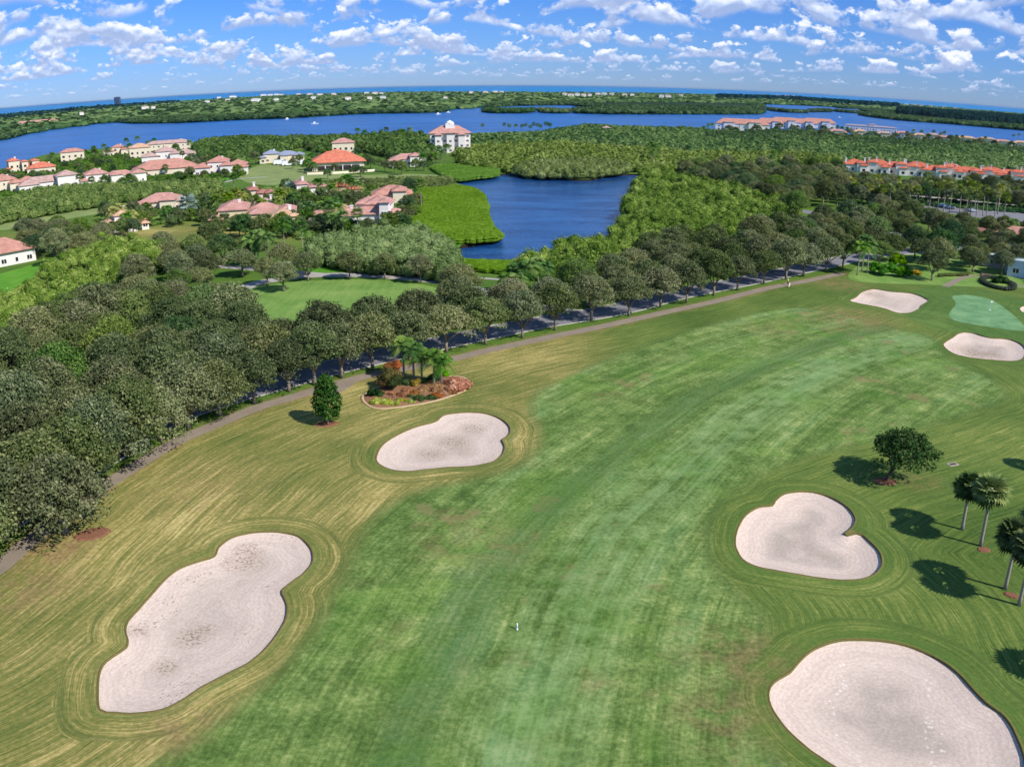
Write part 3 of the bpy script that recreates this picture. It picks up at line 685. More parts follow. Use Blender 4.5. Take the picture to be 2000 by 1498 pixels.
def mass(name, label, cat, poly, h, rad, sp, protos, mat, z0=0.0, hv=0.25, edge=1.0, holes=(), group=None, flat=0.8):
    """thicket nobody could count: canopy domes packed inside an outline (world coordinates)"""
    poly = np.asarray(poly); r = np.random.default_rng(abs(hash(label)) % 1000 if False else len(label) * 7 + len(poly))
    gx, gy = np.meshgrid(np.arange(poly[:, 0].min(), poly[:, 0].max(), sp), np.arange(poly[:, 1].min(), poly[:, 1].max(), sp * 0.9)); gx = gx.ravel(); gy = gy.ravel()
    gx = gx + r.uniform(-.5, .5, gx.size) * sp; gy = gy + r.uniform(-.5, .5, gy.size) * sp
    k = inside(poly, gx, gy)
    for hcl in holes: k &= ~inside(hcl, gx, gy)
    gx, gy = gx[k], gy[k]; n = len(gx)
    # slow swell of the canopy height
    sw = np.sin(gx / (rad * 7) + 1.3) * np.cos(gy / (rad * 9)) * 0.5 + np.sin(gx / (rad * 2.7)) * np.sin(gy / (rad * 3.1) + 2) * 0.5
    hh = h * (1 + hv * 0.6 * sw + r.normal(0, hv * 0.35, n)); hh = np.maximum(hh, h * 0.35)
    rr = rad * r.uniform(0.75, 1.35, n)
    zr = np.minimum(rr * flat, hh * 0.8)
    pos = np.stack([gx, gy, z0 + hh - zr], 1); scl = np.stack([rr, rr, zr], 1)
    # skirts reach the ground along the outline
    de = dist_poly(poly, gx, gy); ed = np.where(de < sp * 1.6)[0]
    if len(ed) and h > rad:
        p2 = pos[ed].copy(); p2[:, 2] = z0 + hh[ed] * 0.3; s2 = scl[ed].copy(); s2[:, 2] = hh[ed] * 0.4
        pos = np.concatenate([pos, p2]); scl = np.concatenate([scl, s2])
    n = len(pos)
    V, Fq, t = merge(protos, pos, scl, r.uniform(0, 6.28, n), r.integers(0, len(protos), n), seed=n)
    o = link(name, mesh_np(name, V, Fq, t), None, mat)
    tag(o, label, cat, group, 'stuff'); MASSN.append((name, len(Fq)))
    return o
MASSN = []

M_OAK = leafmat('oak_leaves', lin(56, 72, 42), lin(108, 120, 76), lin(172, 172, 128), 0.6, 0.035, 0.30)
M_YEL = leafmat('yellow_green_leaves', lin(66, 92, 34), lin(122, 146, 60), lin(186, 196, 108), 0.55)
M_OLV = leafmat('olive_mangrove_leaves', lin(66, 86, 42), lin(116, 136, 70), lin(166, 178, 112), 0.55)
M_DKG = leafmat('dark_mangrove_leaves', lin(44, 70, 48), lin(84, 112, 70), lin(138, 156, 100), 0.5)
M_MID = leafmat('mid_green_leaves', lin(54, 80, 38), lin(100, 126, 62), lin(152, 168, 96), 0.5)
M_LIME = leafmat('lime_mangrove_leaves', lin(86, 122, 44), lin(120, 158, 60), lin(158, 186, 92), 0.45, 0.05)
M_BLU = leafmat('pine_leaves', lin(16, 40, 42), lin(34, 66, 60), lin(62, 92, 72), 0.5)
M_ISL = leafmat('island_leaves', lin(46, 74, 46), lin(84, 110, 66), lin(130, 146, 94), 0.5, 0.004)
M_PALM = leafmat('palm_leaves', lin(44, 78, 36), lin(84, 122, 56), lin(144, 164, 92), 0.7)
M_PALMY = leafmat('yellowing_palm_leaves', lin(66, 88, 34), lin(120, 140, 60), lin(186, 184, 110), 0.7)
M_SILV = leafmat('silver_palm_leaves', lin(84, 104, 96), lin(142, 164, 152), lin(206, 216, 206), 0.7)
M_BARK = plain('grey_bark', lin(142, 130, 116), 0.95, 0.05, 0.3, 5)
M_DBARK = plain('dark_bark', lin(92, 80, 68), 0.95, 0.05, 0.3, 5)
M_PTRUNK = plain('palm_trunk', lin(158, 150, 138), 0.95, 0.05, 0.2, 6)
M_MULCH = plain('red_mulch', lin(140, 98, 76), 1, 0.05, 0.35, 5)

def crown_mesh(name, seed, rad, z0, z1, lobes, ncard, card, shape='dome', lobr=(0.24, 0.36)):
    r = np.random.default_rng(seed); C = []; N = []; T = []
    cz = (z0 + z1) / 2; hz = (z1 - z0) / 2; L = []
    for i in range(lobes):
        a = i * 2.39996 + r.uniform(-.3, .3); q = math.sqrt((i + 0.5) / lobes) * r.uniform(0.85, 1.02)
        if shape == 'dome':
            wob = 1 + .16 * math.sin(3 * a + seed) + .1 * math.sin(5 * a + 2 * seed); x, y = math.cos(a) * q * rad * .78 * wob, math.sin(a) * q * rad * .78 * wob
            top = z1 - hz * 1.12 * q ** 2.2 - r.uniform(0, 0.16) * hz
            z = top - rad * 0.2 if r.random() < 0.78 else r.uniform(z0 + hz * .3, max(z0 + hz * .35, top - rad * .3))
        else:
            zz = (i + .5) / lobes; wdt = math.sin(math.pi * min(1, zz * 0.8 + 0.2)) ** 0.7 * (0.55 if shape == 'cone' else 0.7)
            x, y, z = math.cos(a) * rad * wdt, math.sin(a) * rad * wdt, z0 + (z1 - z0) * (0.06 + 0.86 * zz)
        L.append((x, y, z, rad * r.uniform(*lobr)))
    for x, y, z, lr in L:
        D = sphere_dirs(ncard, r, -0.55); sc = np.array([lr, lr, lr * .72])
        C.append(np.array([x, y, z]) + D * sc * r.uniform(0.55, 1.12, ncard)[:, None]); N.append(D + r.normal(size=(ncard, 3)) * .6)
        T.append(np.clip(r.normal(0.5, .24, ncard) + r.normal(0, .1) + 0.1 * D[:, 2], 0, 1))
    C = np.concatenate(C); N = np.concatenate(N); T = np.concatenate(T)
    V, Fq = cards(C, N, np.full(len(C), card), r)
    return mesh_np(name, V, Fq, np.repeat(T, 4)), L

def limbs_mesh(name, seed, L, z0, r0, fork=1.6, n=6, lean=(0, 0)):
    r = np.random.default_rng(seed + 99); mb = MB()
    mb.tube([(0, 0, -0.1), (lean[0] * .3, lean[1] * .3, fork * .5), (lean[0], lean[1], fork)], [r0 * 1.35, r0, r0 * .9], 8)
    far = sorted(L, key=lambda l: -math.hypot(l[0], l[1]))
    sel = [far[int(i * len(far) * 0.62 / n)] for i in range(n)]
    for x, y, z, lr in sel:
        p0 = Vector((lean[0], lean[1], fork * 0.93)); p3 = Vector((x, y, z)); p1 = p0.lerp(p3, .35) + Vector((0, 0, .35)); p2 = p0.lerp(p3, .7) + Vector((r.uniform(-.2, .2), r.uniform(-.2, .2), .25))
        mb.tube([p0, p1, p2, p3], [r0 * .6, r0 * .42, r0 * .25, r0 * .1], 5)
        q = p1 + Vector((r.uniform(-1, 1), r.uniform(-1, 1), 1.6)); mb.tube([p1, p1.lerp(q, .5), q], [r0 * .3, r0 * .2, r0 * .08], 5)
    return mb.mesh(name, True)

OAKS = []
for i in range(6):
    cm, L = crown_mesh('crown', 100 + i, 4.5, 2.6, 8.0 + (i % 3) * .4, 90, 140, 0.135, lobr=(.12, .3))
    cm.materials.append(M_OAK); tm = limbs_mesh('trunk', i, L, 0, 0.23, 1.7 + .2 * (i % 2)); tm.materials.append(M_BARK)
    OAKS.append((cm, tm))
OAKL = []
for i in range(6):
    cm, L = crown_mesh('crown', 140 + i, 5.0, 1.0, 7.6 + (i % 3) * .4, 100, 150, 0.14, lobr=(.12, .29))
    cm.materials.append(M_OAK); tm = limbs_mesh('trunk', 40 + i, L, 0, 0.26, 1.5, 8); tm.materials.append(M_BARK)
    OAKL.append((cm, tm))
def tree(name, protos, i, x, y, s, sz, rz, label, cat, group, mat=None):
    cm, tm = protos[i % len(protos)]
    t_ = thing(name, label, cat, (x, y, 0), rz, group); t_.scale = (s, s, sz)
    c = link('crown', cm, t_); k = link('trunk', tm, t_)
    if mat:
        c.material_slots[0].link = 'OBJECT'; c.material_slots[0].material = mat
    return t_

# ------------------------------------------------------------------ live oaks
TREES = []   # (x, y, radius) of everything standing, to keep crowns apart
row_px = [(-60, 1118), (10, 1053), (82, 1000), (146, 958), (205, 920), (260, 888), (314, 861), (368, 835), (430, 812), (497, 788), (565, 765), (615, 752), (668, 738), (728, 722), (800, 703), (872, 688), (948, 673), (1020, 660), (1084, 645), (1155, 627), (1228, 617), (1290, 600), (1341, 591), (1394, 578), (1440, 567), (1492, 555), (1535, 546), (1569, 540), (1613, 530), (1646, 522)]
k = 0
for j, (px, py) in enumerate(row_px):
    x, y = G(px, py); s = rng.uniform(.92, 1.06) * (1.26 if j < 8 else 1.15)
    TREES.append((x, y))
    lab = f"live oak beside the cart path, {ordinal(j + 1)} from the left in the front row"
    tree('live_oak', OAKL if j < 9 else OAKS, j, x, y, s, s * rng.uniform(.92, 1.05), rng.uniform(0, 6.28), lab, 'tree', 'live oaks in the row beside the cart path')

# the opposite kerb of the road carries a second row
_T = np.gradient(ROAD, axis=0); _T /= np.linalg.norm(_T, axis=1)[:, None]; _off = ROAD + np.stack([-_T[:, 1], _T[:, 0]], 1) * 5.6
_acc = 0.0; _k = 0
for _i in range(1, len(_off)):
    _acc += np.linalg.norm(_off[_i] - _off[_i - 1]); x, y = _off[_i]
    if _acc > 8.6 and x < 92 and y > 60 and dist_poly(LOOP, np.array([x]), np.array([y]), False)[0] > 4.5:
        _acc = 0.0; _k += 1; TREES.append((x, y)); s = rng.uniform(.98, 1.15) * (1.15 if _k < 12 else 1.0)
        tree('live_oak', OAKL, _k + 2, x, y, s, s * rng.uniform(.9, 1.08), rng.uniform(0, 6.28), f'live oak on the far side of the road, {ordinal(_k)} from the left', 'tree', 'live oaks on the far side of the road')

def plant_zone(px_poly, h, sp, words, group, avoid=(), smin=.8, smax=1.05, jit=.28, keep=1.0, mind=6.0, protos=None, name='live_oak', mat=None, kind='live oak', clear=3.5):
    poly = np.array(spline(GP(px_poly, h), 4, True)); r = np.random.default_rng(len(words) * 13 + len(px_poly))
    cand = []
    gx, gy = np.meshgrid(np.arange(poly[:, 0].min(), poly[:, 0].max(), sp), np.arange(poly[:, 1].min(), poly[:, 1].max(), sp * .87))
    gx = gx + (np.arange(gx.shape[0]) % 2)[:, None] * sp * .5
    gx = (gx + r.uniform(-jit, jit, gx.shape) * sp).ravel(); gy = (gy + r.uniform(-jit, jit, gy.shape) * sp).ravel()
    ok = inside(poly, gx, gy)
    for line, dmin in avoid: ok &= dist_poly(line, gx, gy, False) > dmin
    ok &= inside(np.concatenate([PATH, [(240, 250), (900, 400), (900, 2000), (-900, 2000), (-900, 60)]]), gx, gy) | (gx > 88)
    n = 0; out = []
    for x, y in zip(gx[ok], gy[ok]):
        if r.random() > keep: continue
        if any((x - a) ** 2 + (y - b) ** 2 < mind * mind for a, b in TREES): continue
        TREES.append((x, y)); out.append((x, y))
    # name them by rows from the viewer's side, counted from the left
    out.sort(key=lambda p: math.hypot(*p)); rows_ = [out[i:i + 12] for i in range(0, len(out), 12)]
    for a, row in enumerate(rows_):
        row.sort(key=lambda p: p[0] / p[1])
        for b_, (x, y) in enumerate(row):
            s = r.uniform(smin, smax)
            lab = f"{kind.split()[0] if kind != 'live oak' else 'oak'} {words}, {ordinal(a + 1)} rank back, {ordinal(b_ + 1)} from left"
            tree(name, protos or OAKS, int(r.integers(0, 6)), x, y, s, s * r.uniform(.8, 1.15), r.uniform(0, 6.28), lab, 'tree', group, mat or (None if r.random() < .8 else (M_MID if r.random() < .5 else M_DKG)))
            n += 1
    return n
AV = [(ROAD, 3.6), (PATH, 4.6)]
x, y = G(232, 716); TREES.append((x, y)); tree('broadleaf_tree', OAKS, 3, x, y, 1.15, 1.2, 2.0, 'bright yellow-green tree standing out among the dark oaks of the left wood', 'tree', None, M_YEL)
cnt = []
cnt.append(plant_zone([(-150, 1100), (-150, 690), (0, 646), (60, 615), (90, 592), (150, 563), (215, 548), (268, 542), (300, 560), (400, 560), (452, 585), (470, 590), (500, 612), (545, 614), (595, 622), (640, 612), (670, 622), (700, 612), (738, 588), (800, 575), (840, 562), (900, 620), (800, 680), (500, 780), (200, 910), (0, 1040)], 7.5, 6.6, 'in the left wood behind the path', 'live oaks of the left wood', [(ROAD, 3.9), (PATH, 5.0)] + [(ROAD2, 3.2)], 1.08, 1.34, mind=5.0, protos=OAKL))
cnt.append(plant_zone([(300, 500), (330, 490), (400, 486), (470, 500), (486, 520), (466, 545), (420, 560), (380, 555), (300, 560), (262, 540), (265, 510)], 7.5, 7.6, 'between yellow thicket and loop road', 'live oaks by the loop road', [(BRANCH, 2.5), (LOOP, 2.5)], .85, 1.1, mind=6.3))
for q, w_ in (((523, 558), 'first'), ((602, 549), 'second'), ((683, 546), 'third'), ((752, 545), 'fourth'), ((822, 553), 'fifth')):
    x, y = G(*q); TREES.append((x, y)); tree('live_oak', OAKS, len(w_), x, y, .8 if w_ != 'third' else .88, .82, rng.uniform(0, 6.28), f'umbrella shaped oak on the far edge of the oval lawn, {w_} from the left', 'tree', 'umbrella shaped oaks round the oval lawn')
cnt.append(plant_zone([(838, 530), (870, 515), (930, 520), (968, 545), (985, 558), (1010, 548), (1060, 530), (1120, 520), (1150, 505), (1195, 490), (1235, 474), (1270, 455), (1330, 448), (1400, 436), (1440, 428), (1500, 416), (1560, 412), (1620, 420), (1650, 448), (1680, 480), (1640, 505), (1500, 535), (1250, 590), (1000, 640), (900, 650), (850, 600)], 7.5, 6.8, 'behind the road right of the lake', 'live oaks behind the road', AV + [(LOOP, 3.0)], .92, 1.18, mind=5.6))
cnt.append(plant_zone([(1330, 322), (1400, 318), (1480, 318), (1560, 318), (1640, 325), (1660, 341), (1700, 345), (1850, 350), (2080, 358), (2080, 385), (1990, 378), (1900, 372), (1800, 370), (1650, 369), (1560, 372), (1550, 395), (1590, 405), (1660, 395), (1760, 392), (1850, 425), (1870, 462), (1850, 478), (1780, 476), (1720, 468), (1690, 455), (1600, 415), (1545, 385), (1480, 368), (1420, 345)], 7.5, 7.6, 'in the wood round the palm avenue', 'broadleaf trees of the right wood', [(ROAD3, 4.6), (ROAD4, 3.4), (ROAD, 4.5)], 1.0, 1.35, mind=6.2, name='broadleaf_tree', kind='broadleaf tree'))
cnt.append(plant_zone([(1872, 468), (1885, 455), (1960, 462), (1990, 470), (2080, 490), (2080, 512), (1975, 494), (1900, 484)], 7.5, 7.0, 'round the clubhouse', 'live oaks round the clubhouse', [(ROAD, 4)], .8, 1.05, mind=5.6, keep=.8))
cnt.append(plant_zone([(1750, 402), (1850, 412), (1990, 425), (2060, 436), (2060, 456), (1960, 448), (1880, 440), (1800, 430)], 7.5, 7.4, 'between car park and brick plaza', 'trees round the car park', [(ROAD3, 4.0)], .8, 1.05, mind=5.6, keep=.95, name='broadleaf_tree', kind='broadleaf tree'))
cnt.append(plant_zone([(60, 425), (150, 420), (205, 425), (215, 455), (280, 452), (320, 445), (360, 440), (420, 455), (560, 462), (605, 470), (600, 500), (560, 520), (470, 510), (420, 490), (330, 485), (300, 470), (230, 458), (150, 470), (110, 480), (70, 470), (40, 440)], 7.0, 8.0, 'below the salmon-roofed houses', 'oaks below the houses', [], .85, 1.15, mind=6.4, keep=.92))

# lone trees on the course
x, y = G(1728, 940); LM, LL = crown_mesh('crown', 555, 5.0, 1.9, 7.0, 60, 110, 0.17, lobr=(.15, .24))
LM.materials.append(leafmat('dark_oak_leaves', lin(22, 44, 22), lin(48, 76, 40), lin(96, 116, 66), 0.6)); LT = limbs_mesh('trunk', 55, [(a + 1.9, b_ + .4, c_, d_) for a, b_, c_, d_ in LL], 0, .2, 1.6, 7, (1.0, .2)); LT.materials.append(M_DBARK)
t_ = thing('live_oak', 'lone dark oak with a leaning trunk on the grass above the heart shaped bunker', 'tree', (x, y, 0), 0)
c_ = link('crown', LM, t_); c_.location = (2.1, .5, 0); link('trunk', LT, t_)
def mulch(x, y, a, b_, label, rz=0.0, ring=True):
    mb = MB(); n = 28; vs = [(0, 0, .16)]
    for q in range(n):
        w_ = 1 + .07 * math.sin(q * 1.9) + .05 * math.sin(q * 3.1)
        vs += [(a * .8 * w_ * math.cos(2 * math.pi * q / n), b_ * .8 * w_ * math.sin(2 * math.pi * q / n), .12), (a * w_ * math.cos(2 * math.pi * q / n), b_ * w_ * math.sin(2 * math.pi * q / n), -.02)]
    fs = []
    for q in range(n):
        q2 = (q + 1) % n; fs += [(0, 1 + 2 * q, 1 + 2 * q2), (1 + 2 * q, 2 + 2 * q, 2 + 2 * q2, 1 + 2 * q2)]
    mb.add(vs, fs); o = mb.build('mulch_ring', M_MULCH); o.location = (x, y, 0); o.rotation_euler = (0, 0, rz)
    return tag(o, label, 'mulch bed')
mulch(x, y, 1.6, 1.2, 'small brown mulch patch round the foot of the lone oak')
x, y = G(641, 828)
cm, L = crown_mesh('crown', 77, 2.0, 0.6, 7.4, 40, 130, 0.16, 'column', (.3, .44)); cm.materials.append(leafmat('young_tree_leaves', lin(38, 64, 32), lin(76, 104, 54), lin(140, 156, 98), .6))
t_ = thing('young_tree', 'narrow upright young tree in a mulch ring between the garden bed and the path', 'tree', (x, y, 0)); link('crown', cm, t_)
mb = MB(); mb.tube([(0, 0, 0), (0, 0, 1.5), (.1, 0, 4.5)], [.12, .09, .04], 7); mb.build('trunk', M_BARK, t_)
mulch(x - .2, y - .1, 1.75, 1.1, 'reddish mulch ring under the narrow young tree', .2)
x, y = G(128, 1040); TREES.append((x, y)); tree('live_oak', OAKL, 1, x, y, 1.25, 1.2, 0.7, 'big spreading oak overhanging the cart path above the orange mulch patch', 'tree', None)
x, y = G(180, 1043); mulch(x, y, 2.1, 1.5, 'orange mulch patch beside the cart path at the lower left', .5)

# ------------------------------------------------------------------ palms
def fan_crown(name, seed, R_=1.7, fans=44, blades=11, dead=0.25, low=-0.75):
    r = np.random.default_rng(seed); V = []; Fq = []; T = []
    for f in range(fans):
        z = low + (1 - low) * (f + .5) / fans; a = f * 2.39996 + r.uniform(-.2, .2); q = math.sqrt(max(0, 1 - z * z))
        D = np.array([q * math.cos(a), q * math.sin(a), z]); base = D * R_ * r.uniform(.32, .45)
        U = np.cross(D, [0, 0, 1.0]); U /= np.linalg.norm(U) + 1e-6; W = np.cross(U, D)
        tn = (0.15 if z < low + dead * 1.2 and r.random() < .8 else r.uniform(.35, .9))
        for b_ in range(blades):
            an = (b_ / (blades - 1) - .5) * 2.5
            tip = base + (D * math.cos(an) * .62 + U * math.sin(an) * .62) * R_ * r.uniform(.85, 1.1) + W * -.06 * R_ + np.array([0, 0, -.10 * R_])
            mid_ = (base + tip) / 2; s = U * math.cos(an) - D * math.sin(an); wd = .075 * R_
            n = len(V); V += [base, mid_ + s * wd + W * .03, tip, mid_ - s * wd]; Fq.append((n, n + 1, n + 2, n + 3)); T += [np.clip(tn + r.normal(0, .1), 0, 1)] * 4
    return mesh_np(name, np.array(V), np.array(Fq), np.array(T))
def feather_crown(name, seed, R_=2.4, fr=20, lf=20):
    r = np.random.default_rng(seed); V = []; Fq = []; T = []
    for f in range(fr):
        a = f * 2.39996 + r.uniform(-.2, .2); el_ = 1.15 - 1.5 * f / fr + r.uniform(-.1, .1); ln = R_ * r.uniform(.85, 1.1)
        h = np.array([math.cos(a), math.sin(a), 0]); sd = np.array([-h[1], h[0], 0]); pts = []
        for i in range(lf + 1):
            u = i / lf; pts.append(h * (math.cos(el_) * u * ln * (1 - .12 * u)) + np.array([0, 0, math.sin(el_) * u * ln - .62 * ln * u * u]))
        tn = r.uniform(.3, .85)
        for i in range(1, lf + 1):
            p = pts[i]; d_ = pts[i] - pts[i - 1]; d_ /= np.linalg.norm(d_); w_ = .27 * R_ * math.sin(math.pi * min(1, i / lf * .8 + .18)) ** .8
            for sg in (-1, 1):
                tip = p + sd * sg * w_ + d_ * w_ * .45 + np.array([0, 0, -w_ * .55]); n = len(V)
                V += [p - d_ * .02 * R_, p + d_ * .02 * R_, tip + d_ * .01, tip - d_ * .012 * R_]; Fq.append((n, n + 1, n + 2, n + 3)); T += [np.clip(tn + r.normal(0, .12), 0, 1)] * 4
    return mesh_np(name, np.array(V), np.array(Fq), np.array(T))
def ptrunk(name, h, r0, lean, boots=False):
    mb = MB(); n = 7; mb.tube([(lean[0] * (i / n) ** 2, lean[1] * (i / n) ** 2, h * i / n - (.05 if not i else 0)) for i in range(n + 1)], [r0 * (1.25 if not i else 1 - .25 * i / n) for i in range(n + 1)], 8)
    return mb.mesh(name, True)
FANS = [fan_crown('fronds', 200 + i) for i in range(3)]; FEATH = [feather_crown('fronds', 300 + i) for i in range(4)]
SMALLF = [fan_crown('fronds', 260 + i, 1.7, 26, 7, .1, -.55) for i in range(2)]
for m_ in FANS: m_.materials.append(leafmat('fan_palm_leaves', lin(48, 62, 32), lin(86, 108, 56), lin(160, 170, 106), .8, transl=.15) if not bpy.data.materials.get('fan_palm_leaves') else bpy.data.materials['fan_palm_leaves'])
for m_ in FEATH + SMALLF: m_.materials.append(M_PALM)
TRK = {}
def palm(kind, x, y, h, s, label, group=None, mat=None, lean=None, name='palm_tree', thick=.17, crown=None):
    t_ = thing(name, label, 'palm tree', (x, y, 0), 0, group)
    lean = lean if lean is not None else (rng.uniform(-.3, .3), rng.uniform(-.3, .3))
    s = s * (1.2 if kind == 'feather' and h > 6.4 else 1.0); P_ = {'fan': FANS, 'feather': FEATH, 'small': SMALLF}[kind]; cm = P_[int(rng.integers(0, len(P_)))]
    c = link('fronds', cm, t_); c.location = (lean[0], lean[1], h - (0.2 if kind == 'feather' else .3)); c.scale = (s, s, s); c.rotation_euler = (0, 0, rng.uniform(0, 6.28))
    if mat: c.material_slots[0].link = 'OBJECT'; c.material_slots[0].material = mat
    key = (round(h * 2) / 2, thick)
    if key not in TRK: TRK[key] = ptrunk('trunk', key[0], thick, (0, 0)); TRK[key].materials.append(M_PTRUNK)
    k_ = link('trunk', TRK[key], t_); k_.scale = (1, 1, (h - .15) / key[0])
    sh = math.atan2(math.hypot(*lean), h)
    if lean != (0, 0):
        ax = Vector((-lean[1], lean[0], 0)).normalized() if math.hypot(*lean) > 1e-6 else Vector((1, 0, 0))
        k_.rotation_mode = 'QUATERNION'; k_.rotation_quaternion = Matrix.Rotation(sh, 4, ax).to_quaternion()
    TREES.append((x, y)); return t_
GF = 'cabbage palms at the right edge'
for (bx, by), hh, s, w_ in (((1879, 1034), 5.6, 1.0, 'shorter of the two cabbage palms standing together beside the lone oak'), ((1914.8, 1066), 7.0, 1.1, 'taller front cabbage palm of the pair beside the lone oak, mulch at its foot'),
                        ((1963, 1150), 6.4, 1.1, 'cabbage palm at the right edge, left one of the lower pair'), ((1990, 1182), 6.8, 1.1, 'cabbage palm cut by the right photo edge, right one of the lower pair')):
    x, y = G(bx, by); palm('fan', x, y, hh, s * 1.22, w_, GF, thick=.2, lean=(-.15, .1))
x, y = G(1917, 1071); mulch(x + .1, y - .3, .8, .6, 'small pinkish mulch ring at the foot of the taller palm')
x, y = G(1976, 1163); mulch(x, y, .9, .5, 'narrow mulch strip between the two lower right palms', -.6)
SH = Vector((0.8, -0.6)) / math.tan(R(43))
for (sx_, sy_), hh, w_ in (((1985, 905), 6.0, 'palm out of view beyond the right edge, its shadow above the pair'), ((2010, 1300), 7.2, 'palm beyond the right edge casting the lowest crown shadow'), ((2030, 1008), 7.5, 'palm beyond the right edge casting the dark shade behind the pair')):
    x, y = G(sx_, sy_); palm('fan', x + SH.x * hh, y + SH.y * hh, hh, 1.2 if sy_ < 950 else 1.5, w_, GF, thick=.2)
    if sx_ == 2030:
        for dx, dy in ((2.5, 1.0), (1.2, -2.2), (4.5, -.8)):
            palm('fan', x + SH.x * hh + dx, y + SH.y * hh + dy, hh, 1.5, f"palm of the unseen clump beyond the right edge, {'left' if dx < 2 else 'right' if dx > 3 else 'middle'} one", GF, thick=.2)
# palm avenue at the right
RP = [(1666, 353, 0), (1672, 362, 0), (1695, 358, 0), (1700, 365, 0), (1712, 345, 0), (1718, 355, 0), (1722, 368, 0), (1740, 366, 0), (1752, 350, 0), (1760, 362, 0), (1775, 366, 0), (1792, 370, 0), (1812, 342, 1), (1820, 360, 1), (1836, 362, 1), (1848, 360, 1), (1861, 362, 1), (1880, 368, 1), (1888, 350, 1), (1893, 360, 1), (1900, 372, 1), (1909, 362, 1), (1912, 380, 1), (1926, 368, 1), (1932, 375, 1), (1948, 378, 1), (1955, 366, 1), (1966, 385, 1)]
for j, (px, py, g_) in enumerate(sorted(RP)):
    hh = 8.5 if g_ == 0 else 11.5; x, y = G(px, py, hh)
    palm('small', x, y, hh, 1.6, f'tall slender fan palm in the avenue at the right, {ordinal(j + 1)} from the left', 'slender palms of the right avenue', M_PALMY, thick=.2)
# palms among the houses (crown centre in the photo, height)
VP = [(268, 268, 11, 0), (135, 295, 7, 0), (102, 300, 8, 0), (96, 306, 7, 0), (165, 294, 8, 0), (172, 298, 7, 0), (183, 287, 8, 0), (204, 283, 8, 0), (210, 290, 7, 0), (246, 272, 8, 0), (252, 282, 7, 0), (290, 277, 8, 0), (300, 272, 9, 0), (338, 292, 8, 2), (356, 299, 7, 2), (357, 274, 8, 0), (370, 276, 8, 0), (388, 300, 6, 0), (315, 322, 6, 2), (322, 326, 6, 2), (330, 320, 6, 2), (155, 310, 8, 0), (160, 322, 7, 2), (155, 345, 7, 2), (178, 350, 6, 2), (240, 352, 7, 2), (252, 345, 7, 2), (262, 355, 6, 2), (110, 345, 6, 0), (82, 335, 6, 0),
      (455, 345, 9, 2), (445, 380, 8, 1), (460, 372, 9, 1), (470, 378, 9, 1), (430, 376, 8, 1), (422, 384, 7, 1), (545, 375, 9, 1), (556, 370, 9, 1), (540, 388, 8, 1), (510, 395, 7, 1), (572, 380, 8, 0), (595, 372, 9, 0), (675, 345, 10, 0), (685, 352, 9, 0), (660, 352, 8, 0), (648, 362, 7, 0), (700, 356, 9, 0), (620, 352, 8, 0), (640, 395, 8, 0), (650, 390, 8, 0), (622, 402, 7, 0), (660, 402, 8, 0), (645, 410, 8, 2), (668, 420, 8, 2), (697, 415, 8, 2), (655, 422, 7, 0), (628, 398, 7, 0), (602, 398, 7, 0), (552, 434, 7, 0), (588, 440, 7, 2), (256, 415, 7, 1), (234, 402, 8, 1), (222, 410, 7, 1), (245, 420, 7, 0), (326, 405, 6, 0), (765, 350, 9, 2), (822, 357, 10, 2), (500, 455, 9, 0), (520, 460, 9, 0), (490, 465, 8, 0), (480, 300, 7, 0), (608, 300, 7, 0), (602, 312, 7, 0), (612, 318, 6, 0),
      (698, 252, 10, 0), (712, 256, 9, 0), (745, 256, 9, 0), (755, 250, 9, 0), (770, 258, 8, 0), (788, 254, 9, 0), (800, 251, 10, 0), (812, 260, 8, 0), (730, 262, 8, 0), (760, 268, 8, 0), (778, 272, 8, 0), (820, 270, 8, 0), (842, 282, 8, 0), (858, 288, 8, 0), (872, 284, 8, 0), (830, 292, 7, 0), (848, 300, 7, 0), (862, 296, 7, 0), (825, 304, 7, 0), (786, 280, 7, 0), (780, 296, 6, 0),
      (942, 244, 9, 2), (985, 243, 9, 2), (994, 245, 9, 2), (1008, 245, 9, 2), (1020, 246, 9, 2), (1027, 244, 9, 2), (1036, 247, 9, 2), (1043, 242, 10, 2), (1050, 244, 10, 2), (1056, 246, 9, 2), (1065, 241, 10, 2), (1071, 242, 10, 2), (1074, 244, 9, 2),
      (1272, 280, 11, 0), (1278, 284, 11, 0), (1288, 284, 10, 2), (1276, 295, 9, 0), (1385, 243, 8, 0), (1392, 242, 8, 0), (1375, 248, 7, 0), (1440, 262, 8, 0), (1520, 288, 9, 0), (1512, 296, 9, 0), (1528, 292, 8, 0), (1510, 305, 8, 2), (1540, 310, 9, 2), (1548, 318, 8, 2), (1592, 300, 9, 2), (1600, 310, 8, 2), (1520, 315, 8, 0), (1575, 315, 8, 2), (1560, 325, 7, 0), (1610, 325, 7, 0),
      (1636, 247, 9, 0), (1645, 249, 9, 0), (1655, 250, 9, 0), (1625, 250, 8, 0), (1700, 258, 7, 0), (1772, 258, 8, 0), (1784, 254, 9, 0), (1800, 256, 9, 0), (1824, 256, 9, 0), (1838, 260, 8, 0), (1845, 258, 9, 0), (1868, 265, 8, 0), (1880, 266, 8, 0), (1925, 268, 8, 0), (1990, 262, 9, 0), (1980, 264, 8, 0),
      (1005, 520, 6, 0), (1030, 516, 7, 0), (1045, 522, 6, 0), (1062, 518, 6, 0), (1022, 530, 5.5, 0), (1052, 508, 6, 0), (992, 538, 6, 0), (1008, 540, 6, 0), (1690, 465, 9, 0), (1700, 475, 8, 0), (1680, 478, 8, 0), (1980, 432, 8, 0)]
